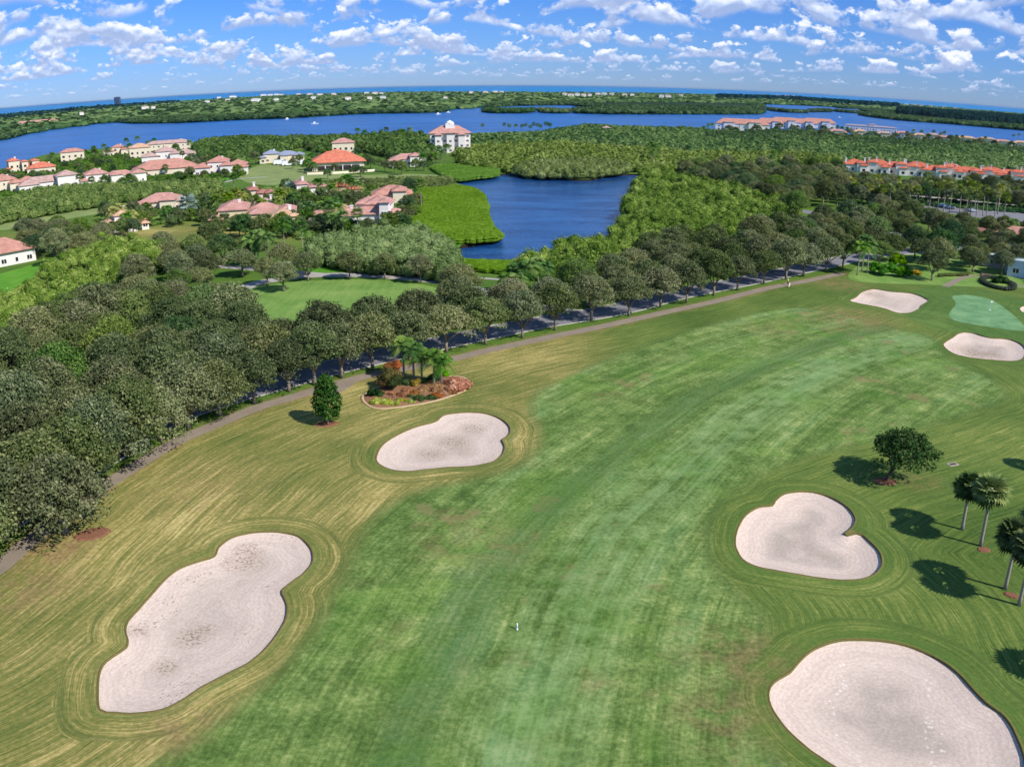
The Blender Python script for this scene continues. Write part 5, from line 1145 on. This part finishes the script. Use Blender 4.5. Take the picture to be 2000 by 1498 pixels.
# shrubs by the green
for px, py, rx, ry, h, w_ in ((1712, 534, 2.2, 2, 3.6, 'dense bright green shrub, left one of the clump at the end of the cart path'), (1735, 540, 2.8, 2, 3.9, 'dense bright green shrub, middle one of the clump at the path end'), (1762, 541, 2.4, 2, 3.4, 'dense bright green shrub, right one of the clump at the path end'), (1752, 522, 2.6, 2, 4.6, 'taller yellow-green shrub behind the bright clump')):
    shrub('flowering_shrub', w_, 'shrub', px, py, rx, ry, h, GR if 'bright green' in w_ else LM_('fresh_shrub', (66, 96, 28), (112, 144, 48), (162, 180, 80)), 26, .42)
shrub('golden_shrub', 'yellow shrub mound in shade between the bright clump and the oak', 'shrub', 1786, 536, 1.9, 1.2, 1.4, YW, 12)
x, y = G(1819, 548); TREES.append((x, y)); tree('live_oak', OAKS, 2, x, y, 1.0, 1.0, 1.0, 'big live oak standing forward beside the yellow shrub, above the small pale bunker', 'tree', None)
def hedge_line(name, label, pts, wd, h, mat, closed=False):
    L = spline(GP(pts), wd * .45, closed); n = len(L); r = np.random.default_rng(n)
    pos = np.repeat(np.c_[L, np.zeros(n)], 3, 0); pos[:, :2] += r.uniform(-.3, .3, (3 * n, 2)) * wd; pos[:, 2] = h * .45
    s = np.stack([np.full(3 * n, wd * .42), np.full(3 * n, wd * .42), np.full(3 * n, h * .52)], 1)
    V, Fq, t = merge(P_NEAR, pos, s, r.uniform(0, 6, 3 * n), r.integers(0, 4, 3 * n), .08, seed=3)
    return tag(link(name, mesh_np(name, V, Fq, t), None, mat), label, 'hedge')
hedge_line('low_hedge', 'long low olive hedge right of the forward oak beside the far path', [(1835, 541), (1850, 540), (1880, 539), (1888, 538)], 1.2, .9, LM_('olive_hedge', (70, 84, 44), (108, 120, 66), (146, 150, 92)))
hp = [(1949 + 31 * math.cos(a), 556 + 9 * math.sin(a) + .22 * 31 * math.cos(a)) for a in np.linspace(0, 2 * math.pi, 13)[:-1]]
hedge_line('round_hedge', 'dark grey-green clipped hedge ring beside the clubhouse', hp, 1.5, 1.0, GY, True)
shrub('small_tree', 'low round green tree rising out of the clipped hedge ring', 'tree', 1953, 553, 2.2, 1.8, 2.6, LM_('round_tree', (34, 66, 34), (66, 104, 50), (112, 140, 76)), 20, .45)
shrub('flower_bed', 'pinkish flowering shrubs behind the hedge ring', 'shrub', 1926, 540, 1.6, .9, .9, LM_('pink_bloom', (84, 84, 54), (156, 136, 108), (216, 190, 164)), 9)

# ------------------------------------------------------------------ small things on the course
def post(label, px, py, h, r0):
    x, y = G(px, py); t_ = thing('marker_post', label, 'marker post', (x, y, 0))
    q = MB(); q.tube([(0, 0, 0), (0, 0, h)], [r0, r0], 10); q.lathe(0, 0, [(r0 * 1.5, 0), (r0 * 1.5, .06)], 10); q.build('post', M_WHITEP, t_)
    q = MB(); q.lathe(0, 0, [(r0 * 1.12, h * .45), (r0 * 1.12, h * .6)], 10); q.build('band', M_BLUEP, t_)
    q = MB(); q.lathe(0, 0, [(r0 * 1.05, h), (r0 * .7, h + .06), (r0 * .1, h + .08)], 10); q.build('cap', M_WHITEP, t_)
post('short white marker post with its small shadow alone in the middle of the fairway', 1010, 1229, .6, .07)
x, y = G(1933, 606); t_ = thing('golf_flag', 'white golf flag and pole in the hole on the putting green', 'flag', (x, y, 0))
q = MB(); q.tube([(0, 0, 0), (0, 0, 2.2)], [.035, .025], 6); q.build('pole', M_WHITEP, t_)
q = MB(); q.add([(0.02, 0, 1.75), (.3, .06, 1.78), (.62, -.02, 1.74), (.62, -.02, 2.18), (.3, .06, 2.16), (.02, 0, 2.18), (0.02, .02, 1.75), (.3, .08, 1.78), (.62, 0, 1.74), (.62, 0, 2.18), (.3, .08, 2.16), (.02, .02, 2.18)], [(0, 1, 4, 5), (1, 2, 3, 4), (6, 11, 10, 7), (7, 10, 9, 8), (0, 6, 7, 1), (1, 7, 8, 2), (5, 4, 10, 11), (4, 3, 9, 10), (2, 8, 9, 3)]); q.build('flag_cloth', WM['white'], t_)
q = MB(); q.lathe(0, 0, [(.3, .024), (.3, .03)], 14); q.build('hole_rim', M_WHITEP, t_)
x, y = G(1861, 907); t_ = thing('drain_box', 'brown drain cover with pale rim in the grass above the palms', 'drain cover', (x, y, 0), .3)
q = MB(); q.box(0, 0, -.05, 1.5, .9, .1); q.build('rim', M_CURB, t_); q = MB(); q.box(0, 0, .03, 1.0, .5, .05); q.build('lid', plain('rusty_lid', lin(96, 70, 52)), t_)
# golfer on the cart path
def skin(name, pts, edges, rad, mat, parent, root=0):
    me = bpy.data.meshes.new(name); me.from_pydata(pts, edges, []); o = bpy.data.objects.new(name, me); COL.objects.link(o)
    sm = o.modifiers.new('s', 'SKIN'); o.modifiers.new('d', 'SUBSURF').levels = 1; o.modifiers['d'].render_levels = 2
    for v, r_ in zip(me.skin_vertices[0].data, rad): v.radius = (r_, r_)
    me.skin_vertices[0].data[root].use_root = True; me.materials.append(mat); o.parent = parent; return o
x, y = G(1538.5, 557); t_ = thing('person', 'walker in white shirt and dark trousers on the cart path under the oaks', 'person', (x, y, .02), R(70))
pts = [(0, 0, .95), (0, .01, 1.15), (0, 0, 1.38), (0, .01, 1.5), (0, 0, 1.6), (0, -.01, 1.72), (.17, 0, 1.4), (.24, -.05, 1.14), (.25, -.16, .92), (.25, -.2, .83), (-.17, 0, 1.4), (-.24, .06, 1.14), (-.25, .04, .9), (-.25, .02, .81), (.09, 0, .9), (.1, -.12, .5), (.1, -.02, .08), (.1, -.16, .04), (-.09, 0, .9), (-.1, .08, .5), (-.1, .26, .1), (-.1, .14, .04)]
ed = [(0, 1), (1, 2), (2, 3), (3, 4), (4, 5), (2, 6), (6, 7), (7, 8), (8, 9), (2, 10), (10, 11), (11, 12), (12, 13), (0, 14), (14, 15), (15, 16), (16, 17), (0, 18), (18, 19), (19, 20), (20, 21)]
rd = [.14, .13, .14, .055, .09, .08, .06, .045, .035, .035, .06, .045, .035, .035, .09, .065, .045, .04, .09, .065, .045, .04]
M_SKIN = plain('skin', lin(206, 156, 128), .6)
skin('body', pts, ed, rd, M_SKIN, t_)
skin('shirt', [pts[i] for i in (1, 2, 6, 7, 10, 11)] + [(0, 0, .96)], [(0, 1), (1, 2), (2, 3), (1, 4), (4, 5), (0, 6)], [.16, .165, .085, .075, .085, .075, .165], WM['white'], t_)
skin('trousers', [pts[i] for i in (0, 14, 15, 16, 18, 19, 20)], [(0, 1), (1, 2), (2, 3), (0, 4), (4, 5), (5, 6)], [.15, .11, .085, .065, .11, .085, .065], M_DKP, t_)
q = MB(); q.lathe(0, 0, [(.098, 1.64), (.1, 1.7), (.085, 1.78), (.03, 1.81)], 10); q.build('hair', M_DARK, t_)
x, y = G(1541, 562); t_ = thing('golf_trolley', 'small pale golf bag on a wheeled trolley just in front of the walker', 'golf trolley', (x, y, 0), R(60))
q = MB(); q.tube([(-.3, 0, .25), (.25, 0, 1.0)], [.14, .17], 10); q.build('bag', WM['cream'], t_); q = MB(); q.tube([(-.35, 0, .3), (.5, 0, 1.1)], [.02, .02], 6); q.build('frame', M_DKP, t_)
for s_ in (-1, 1):
    q = MB(); q.tube([(-.2, s_ * .3, .16), (-.2, s_ * .35, .16)], [.16, .16], 12); q.build('wheel', M_TYRE, t_)

# garden trees between the houses
GT = [crown_mesh('crown', 400 + i, 3.0, 1.2, 5.6, 34, 90, .16, lobr=(.2, .32))[0] for i in range(3)]
GTK = ptrunk('trunk', 3.0, .14, (0, 0)); GTK.materials.append(M_DBARK)
for g_ in GT: g_.materials.append(M_MID)
GPX = [(14, 350), (66, 352), (92, 346), (118, 352), (128, 330), (150, 330), (176, 336), (168, 362), (196, 330), (200, 312), (206, 366), (186, 305), (250, 320), (262, 338), (258, 366), (278, 352), (292, 330), (300, 310), (376, 322), (384, 336), (372, 352), (390, 312), (400, 350), (350, 354), (312, 358), (240, 372), (480, 336), (474, 322), (468, 305), (500, 322), (508, 300), (585, 318), (598, 332), (612, 338), (620, 318), (632, 302), (648, 312), (698, 308), (716, 318), (724, 330), (740, 322), (752, 336), (744, 306), (835, 322), (828, 334), (770, 338), (704, 346), (640, 350),
       (216, 440), (230, 430), (280, 446), (292, 440), (300, 428), (346, 428), (360, 418), (372, 432), (384, 415), (396, 430), (402, 442), (262, 424), (330, 430), (400, 402), (415, 398), (436, 402), (452, 410), (470, 410), (484, 412), (534, 412), (548, 404), (562, 412), (572, 404), (592, 404), (604, 420), (590, 430), (640, 412), (652, 402), (676, 404), (690, 410), (716, 398), (600, 452), (612, 460), (588, 462), (560, 466), (536, 466), (512, 468), (480, 466), (450, 462), (424, 452), (660, 462), (680, 466), (790, 452), (800, 440), (806, 425), (798, 412), (812, 404), (640, 464), (580, 382), (560, 378), (724, 378), (710, 372), (800, 388),
 (5, 356), (28, 360), (44, 352), (54, 364), (78, 358), (136, 344), (142, 356), (160, 352), (186, 322), (214, 324), (222, 338), (230, 312), (246, 304), (270, 352), (286, 336), (306, 332), (318, 344), (340, 332), (360, 340), (366, 328), (396, 322), (408, 338), (356, 312), (300, 296), (344, 300), (372, 300), (440, 354), (456, 330), (464, 346), (494, 312), (516, 300), (572, 330), (606, 296), (654, 338), (690, 342), (708, 298), (762, 316), (776, 308), (784, 342), (812, 334), (820, 312), (842, 312), (850, 322),
 (208, 428), (222, 456), (238, 464), (262, 462), (276, 434), (286, 420), (336, 444), (350, 440), (364, 404), (408, 414), (424, 432), (410, 450), (440, 448), (464, 452), (478, 404), (500, 408), (524, 412), (546, 420), (560, 424), (580, 418), (596, 444), (606, 404), (628, 400), (630, 454), (650, 452), (664, 412), (684, 398), (704, 404), (676, 380), (690, 376), (716, 408), (734, 414), (572, 448), (552, 456), (524, 454), (496, 462), (468, 462), (436, 460), (700, 464), (720, 460), (760, 456), (778, 446), (786, 424)]
GL = []
for up_ in (True, False):
    q_ = sorted([p for p in set(GPX) if (p[1] < 358) == up_], key=lambda p: p[1])
    for a_ in range(0, len(q_), 14):
        for b_, p in enumerate(sorted(q_[a_:a_ + 14])): GL.append((p[0], p[1], up_, a_ // 14 + 1, b_ + 1))
for j, (px, py, up, a_, b_) in enumerate(GL):
    x, y = G(px, py); s = rng.uniform(.85, 1.4)
    t_ = thing('garden_tree', f"garden tree {'by the shoreline houses' if up else 'round the pink-roofed villas'}, {ordinal(a_)} row from the water, {ordinal(b_)} from left", 'tree', (x, y, 0), rng.uniform(0, 6.28), 'garden trees by the shoreline houses' if up else 'garden trees round the villas'); t_.scale = (s, s, s * rng.uniform(.8, 1.2))
    c_ = link('crown', GT[j % 3], t_); link('trunk', GTK, t_)
    if j % 3: c_.material_slots[0].link = 'OBJECT'; c_.material_slots[0].material = [None, M_DKG, M_OAK][j % 3]

ST = [(1606, 272), (1612, 268), (1622, 274), (1650, 272), (1660, 266), (1664, 275), (1696, 276), (1706, 270), (1712, 277), (1742, 277), (1748, 272), (1776, 276), (1782, 270), (1806, 279), (1812, 274), (1832, 282), (1836, 276), (1856, 280), (1862, 286), (1868, 280), (1904, 284), (1908, 290), (1914, 284), (1942, 287), (1946, 293), (1974, 290), (1980, 297), (1770, 283), (1720, 281), (1890, 291), (1668, 280), (1640, 278), (1424, 262), (1436, 266), (1478, 262), (1486, 258), (1516, 258), (1522, 254), (1548, 258), (1556, 256), (1580, 258), (1608, 258), (1466, 266)]
for j, (px, py) in enumerate(sorted(ST)):
    x, y = G(px, py); s = rng.uniform(1.2, 1.9)
    t_ = thing('shore_tree', f'dark tree among the far right shore houses and flats, {ordinal(j + 1)} from the left', 'tree', (x, y, 0), rng.uniform(0, 6.28), 'trees among the far right shore houses'); t_.scale = (s * 1.2, s * 1.2, s)
    c_ = link('crown', GT[j % 3], t_); link('trunk', GTK, t_); c_.material_slots[0].link = 'OBJECT'; c_.material_slots[0].material = M_DKG if j % 2 else M_OAK
# ------------------------------------------------------------------ thickets and canopies too dense to count
S = lambda pts, h=0, st=4: spline(GP(pts, h), st, True)
mass('mangrove_thicket', 'bright yellow-green thicket behind the white house at the left edge', 'thicket', S([(-80, 640), (-80, 575), (0, 562), (50, 548), (105, 515), (140, 492), (180, 466), (230, 461), (300, 480), (330, 494), (300, 500), (268, 512), (266, 538), (205, 546), (150, 560), (90, 590), (60, 615), (0, 642)], 4.5), 4.6, 1.6, 2.0, P_NEAR, M_YEL, flat=1, hv=.6)
mass('mangrove_hedge', 'long dark green mangrove belt in front of the left shoreline houses', 'thicket', S([(-60, 396), (0, 386), (100, 366), (200, 359), (300, 351), (400, 349), (430, 353), (415, 364), (350, 373), (270, 376), (180, 390), (100, 402), (0, 420), (-60, 430)], 4), 4.4, 2.1, 2.7, P_MID, M_MID, hv=.4, flat=1)
mass('mangrove_field', 'flat lime green mangrove carpet on the left bank of the lake', 'ground cover', S([(800, 362), (885, 361), (920, 364), (943, 377), (948, 388), (953, 400), (950, 413), (957, 425), (962, 438), (978, 453), (981, 458), (968, 462), (940, 464), (900, 467), (880, 465), (850, 458), (815, 448), (800, 425), (822, 400), (815, 385), (800, 375)], 1.7), 1.7, .9, .95, P_MID, M_LIME, flat=.45, hv=.12)
mass('mangrove_field', 'lime green strip of low mangrove at the top left corner of the lake', 'ground cover', S([(842, 323), (870, 320), (940, 320), (974, 325), (975, 335), (965, 341), (935, 344), (895, 349), (880, 345), (860, 336)], 1.7), 1.8, 1.1, 1.1, P_MID, M_LIME, flat=.45, hv=.12)
mass('mangrove_field', 'lime green strip of low mangrove on the near bank of the lake', 'ground cover', S([(903, 506), (950, 505), (1000, 508), (1020, 515), (1000, 527), (960, 526), (920, 520)], 1.2), 1.3, .8, .85, P_NEAR, M_LIME, flat=.5, hv=.12)
mass('mangrove_thicket', 'olive yellow thicket between the villas and the oval lawn', 'thicket', S([(598, 470), (620, 456), (650, 451), (720, 447), (790, 441), (850, 450), (888, 478), (900, 503), (885, 515), (800, 503), (720, 497), (640, 488), (600, 485)], 5), 5, 1.7, 2.1, P_NEAR, M_OLV, flat=1, hv=.35)
mass('mangrove_thicket', 'broad yellow-green mangrove on the right bank of the lake', 'thicket', S([(1246, 346), (1290, 330), (1350, 326), (1400, 345), (1450, 356), (1480, 371), (1540, 387), (1556, 404), (1500, 418), (1430, 432), (1330, 447), (1240, 472), (1200, 484), (1160, 500), (1120, 515), (1080, 515), (1010, 512), (1012, 494), (1050, 488), (1080, 483), (1110, 468), (1170, 457), (1205, 437), (1218, 412), (1222, 388), (1240, 362)], 4.6), 4.8, 2.0, 2.6, P_NEAR, M_YEL, flat=1, hv=.6)
mass('mangrove_thicket', 'olive mangrove bulging into the far side of the lake', 'thicket', S([(1008, 322), (1050, 312), (1150, 306), (1215, 314), (1225, 322), (1190, 328), (1150, 332), (1080, 332), (1024, 329)], 4.5), 4.5, 2.1, 2.7, P_MID, M_OLV, flat=1, hv=.4)
mass('mangrove_belt', 'dark green mangrove belt along the near lagoon shore right of the apartment block', 'thicket', S([(912, 262), (1000, 260), (1100, 249), (1150, 243), (1250, 246), (1350, 250), (1420, 256), (1500, 262), (1640, 263), (1750, 271), (1900, 281), (2060, 292), (2250, 312), (2250, 324), (2060, 302), (1700, 296), (1450, 291), (1300, 286), (1100, 273), (918, 277)], 5, 10), 5.5, 4.0, 5.4, P_FAR, M_DKG, hv=.4, flat=.9)
mass('mangrove_marsh', 'pale olive mangrove marsh beyond the lake', 'thicket', S([(912, 276), (1100, 273), (1300, 287), (1450, 291), (1600, 300), (1650, 313), (1500, 326), (1400, 324), (1340, 325), (1290, 324), (1240, 322), (1200, 316), (1100, 308), (1012, 316), (1000, 324), (975, 319), (930, 317), (895, 306)], 4, 10), 4.2, 2.9, 3.9, P_FAR, M_OLV, hv=.4, flat=1)
mass('mangrove_marsh', 'mid green mangrove behind the orange-roofed townhouses', 'thicket', S([(1450, 292), (1700, 297), (2080, 305), (2250, 326), (2250, 372), (2080, 342), (1950, 325), (1900, 323), (1650, 318), (1600, 301)], 4, 10), 4.4, 3.1, 4.2, P_FAR, M_MID, hv=.45, flat=1, holes=[POND2])
mass('coastal_wood', 'dense green wood on the lagoon shore behind the central houses', 'wood', S([(378, 282), (420, 266), (500, 265), (600, 264), (700, 262), (770, 256), (840, 262), (845, 285), (800, 300), (760, 292), (700, 280), (640, 285), (612, 282), (600, 274), (560, 279), (540, 290), (480, 290), (470, 310), (440, 300), (395, 300)], 6, 10), 6, 3.1, 4.0, P_FAR, M_MID, hv=.45, flat=1)
mass('garden_shrubbery', 'mixed green shrubbery filling the gardens of the left shoreline houses', 'shrubbery', S([(-60, 345), (0, 330), (60, 318), (130, 306), (200, 300), (300, 295), (400, 292), (470, 320), (470, 340), (400, 346), (300, 348), (200, 357), (100, 366), (0, 380), (-60, 388)], 1.6, 10), 2.0, 1.8, 3.4, P_FAR, M_MID)
mass('garden_shrubbery', 'mixed green shrubbery between the pink-roofed villas', 'shrubbery', S([(400, 375), (480, 365), (560, 360), (640, 352), (720, 358), (800, 368), (812, 400), (800, 440), (780, 462), (700, 470), (620, 468), (560, 452), (420, 440), (390, 425), (330, 430), (210, 440), (200, 410), (340, 400)], 1.4, 10), 1.9, 1.5, 2.6, P_FAR, M_MID)
mass('clipped_hedge', 'long low hedge in front of the orange-roofed pavilion house', 'hedge', S([(560, 360), (640, 354), (700, 350), (780, 346), (868, 344), (882, 351), (868, 361), (780, 362), (700, 362), (600, 368)], 2.2), 2.4, 1.3, 1.4, P_MID, M_OLV)
mass('waterfront_wood', 'dark wood at the foot of the red-roofed waterfront flats', 'wood', S([(1385, 256), (1420, 252), (1460, 256), (1500, 252), (1600, 254), (1640, 262), (1700, 268), (1780, 272), (1850, 274), (1950, 284), (2060, 292), (2060, 298), (1900, 290), (1640, 275), (1450, 270), (1390, 268)], 6, 10), 6, 3.0, 4.0, P_FAR, M_DKG)
# barrier island and islets
def shrink(poly, d):
    poly = np.asarray(poly); c = poly.mean(0); return poly
cx_ = BARRIER
back = COAST
def between(a, b):   # share of the way from the lagoon front to the ocean coast
    return None
mass('island_mangrove', 'green mangrove covering the barrier island nearest the lagoon', 'woodland', np.concatenate([FRONT, (FRONT * 1.33)[::-1]]), 7.0, 7.5, 9.5, P_FAR, M_ISL, flat=.6)
fr2 = spline(GP([(-300, 335), (0, 274), (240, 241), (560, 231), (860, 219), (1050, 206), (1465, 205), (1640, 212), (1755, 222), (1860, 236), (2020, 250), (2350, 300)]), 60)
mass('island_woodland', 'distant woodland reaching to the ocean beach on the barrier island', 'woodland', np.concatenate([fr2 * 1.08, (COAST * .995)[::-1]]), 9.0, 17, 24, P_VFAR, M_ISL, flat=.45)
mass('island_pines', 'tall blue-green pines on the barrier island at the right edge', 'woodland', np.concatenate([spline(GP([(1755, 228), (1800, 232), (1860, 238), (1965, 246), (2020, 250), (2150, 262), (2350, 290)]), 20), (spline(GP([(1755, 219), (1800, 221), (1860, 225), (1965, 232), (2020, 236), (2150, 250), (2350, 276)]), 20))[::-1]]), 19, 7, 9, P_FAR, M_BLU, flat=1.5)
mass('island_pines', 'dark pine belt along the ocean side of the right hand island', 'woodland', np.concatenate([spline(GP([(1400, 196), (1545, 200), (1645, 208), (1755, 214)]), 20), (spline(GP([(1400, 191), (1545, 194), (1645, 201), (1755, 208)]), 20))[::-1]]), 15, 12, 16, P_VFAR, M_BLU, flat=1.1)
mass('island_pines', 'dark tree belt on the ocean side at the far left', 'woodland', np.concatenate([spline(GP([(-300, 296), (0, 238), (120, 225), (250, 212), (350, 205)]), 60), (spline(GP([(-300, 284), (0, 232.5), (120, 220), (250, 209), (350, 202.5)]), 60))[::-1]]), 14, 14, 20, P_VFAR, M_BLU, flat=.9)
for i_, w_ in zip(ISLES, ('oval mangrove islet in the lagoon, left of the smaller islet', 'smaller oval mangrove islet right of the first one', 'dark islet off the right end of the marsh', 'dark mangrove islet behind the dark islet at the right', 'last small dark islet before the pine covered shore')):
    mass('mangrove_islet', w_, 'thicket', i_, 6.5, 5.5, 6.5, P_FAR, M_ISL if 'oval' in w_ else M_DKG, flat=.7)
mass('palm_underplanting', 'dark low shrubs under the tall palms at the right', 'shrubbery', S([(1770, 384), (1880, 392), (1990, 402), (2060, 408), (2060, 416), (1960, 410), (1860, 402), (1780, 396)], 1), 1.4, 1.3, 2.2, P_FAR, M_DKG)
mass('palm_underplanting', 'hedges and shrubs between the car park and the brick plaza at the right', 'shrubbery', S([(1700, 398), (1790, 410), (1860, 422), (1960, 436), (2060, 450), (2060, 462), (1960, 448), (1890, 436), (1860, 440), (1780, 428), (1700, 412)], 1), 1.5, 1.3, 2.1, P_FAR, M_MID)
#print('quads', sum(n for _, n in MASSN), MASSN)

mb = MB(); mb.box(0, 29900, -3.0, 120000, 60200, 64.0)
hz = mb.build('haze', None); hz['kind'] = 'stuff'; hz['label'] = 'thin pale sea haze over the whole view'
hm = bpy.data.materials.new('haze'); hm.use_nodes = True; ht = hm.node_tree; ht.nodes.remove(ht.nodes['Principled BSDF'])
pv = ht.nodes.new('ShaderNodeVolumePrincipled'); pv.inputs['Color'].default_value = (.5, .72, 1, 1); pv.inputs['Density'].default_value = 1.4e-5; pv.inputs['Anisotropy'].default_value = .3
ht.links.new(pv.outputs[0], ht.nodes['Material Output'].inputs['Volume']); hz.data.materials.append(hm)

# ------------------------------------------------------------------ world and sun
SUN_EL, SUN_DIR = R(43), (0.8, -0.6)
w = bpy.data.worlds.new('World'); SC.world = w; w.use_nodes = True
t = NT(w.node_tree); bg = t.N['Background']
sky = t.n('ShaderNodeTexSky', sky_type='NISHITA', sun_disc=False, sun_elevation=SUN_EL, sun_rotation=math.atan2(SUN_DIR[0], SUN_DIR[1]), altitude=0, air_density=1.0, dust_density=0.0, ozone_density=3.0)
tc = t.n('ShaderNodeTexCoord').outputs['Generated']
sp = t.n('ShaderNodeSeparateXYZ'); t.put(sp.inputs[0], tc)
el = t.m('ARCSINE', sp.outputs[2]); az = t.m('ARCTAN2', sp.outputs[0], sp.outputs[1])
tint = t.ramp(t.m('MULTIPLY', el, 2.5), [(0.0, (0.27, 0.43, 0.92, 1)), (0.12, (0.25, 0.45, 0.98, 1)), (0.3, (0.21, 0.44, 0.95, 1)), (1.0, (0.8, 0.95, 1.05, 1))])
c = t.mix(1.0, sky.outputs[0], tint, 'MULTIPLY')
CL = 8.4
rows = [0.010, 0.016, 0.0235, 0.032, 0.042, 0.053, 0.066, 0.081, 0.099, 0.13]
big = t.m('MULTIPLY', t.m('SUBTRACT', t.noise(t.xyz(t.m('MULTIPLY', az, 5.0), t.m('MULTIPLY', el, 26.0), 3.3), 1.0, 2), 0.5), 0.22)
for i, e in enumerate(rows):
    s = min(e * 0.40, 0.012 + e * 0.2) + 0.003
    v = t.m('DIVIDE', t.m('SUBTRACT', el, e), s)
    wob = t.m('MULTIPLY', t.m('SINE', t.m('ADD', t.m('MULTIPLY', az, 11.0 + 3 * i), i * 2.1)), 0.3)
    v = t.m('ADD', v, wob)
    q = t.xyz(t.m('DIVIDE', az, s * 1.35), v, 7.7 * i + 2)
    nz = t.noise(q, 0.62 if i < 4 else (0.8 if i < 7 else 0.58), 5, 0.6)
    nz2 = t.noise(t.xyz(t.m('DIVIDE', az, s * 1.35), t.m('ADD', v, 0.25), 7.7 * i + 2), 0.62 if i < 4 else (0.8 if i < 7 else 0.58), 3, 0.6)
    vabs = t.m('ABSOLUTE', v)
    thr = 0.46 + (0.02 if i < 3 else 0.0) - (0.02 if 5 < i < 9 else 0)
    dens = t.m('SUBTRACT', nz, t.m('MULTIPLY', t.m('MAXIMUM', v, 0.0), 0.13))
    dens = t.m('ADD', dens, big)
    mask = t.m('MULTIPLY', t.ss(dens, thr, thr + 0.07), t.ss(v, -0.22, 0.05))
    op = 0.4 if i == 0 else (0.5 if i == 1 else (0.65 if i == 2 else 0.88))
    mask = t.m('MULTIPLY', mask, op)
    sh = t.m('ADD', t.m('MULTIPLY', v, 0.9), t.m('MULTIPLY', t.m('SUBTRACT', nz, nz2), 6.0))
    cc = t.ramp(sh, [(0.0, (0.36 * CL, 0.46 * CL, 0.72 * CL, 1)), (0.55, (0.60 * CL, 0.70 * CL, 0.93 * CL, 1)), (1.0, (0.94 * CL, 0.95 * CL, 1.0 * CL, 1))])
    c = t.mix(mask, c, cc)
t.put(bg.inputs[0], c); bg.inputs[1].default_value = 0.125
w.cycles.sampling_method = 'MANUAL'; w.cycles.sample_map_resolution = 512
sl = bpy.data.lights.new('sun', 'SUN'); sl.energy = 4.6; sl.angle = R(0.53); sl.color = (1.0, 0.95, 0.86)
so = bpy.data.objects.new('sun', sl); COL.objects.link(so)
d = Vector((SUN_DIR[0] * math.cos(SUN_EL), SUN_DIR[1] * math.cos(SUN_EL), math.sin(SUN_EL)))
so.rotation_euler = d.to_track_quat('Z', 'Y').to_euler(); so.location = (60, -40, 90)
vs = SC.view_settings; vs.view_transform = 'Standard'; vs.look = 'None'; vs.exposure = 0.1; vs.gamma = 1.0
SC.cycles.use_adaptive_sampling = True; SC.cycles.adaptive_threshold = 0.03; SC.cycles.max_bounces = 5; SC.cycles.diffuse_bounces = 2; SC.cycles.glossy_bounces = 2; SC.cycles.transmission_bounces = 2
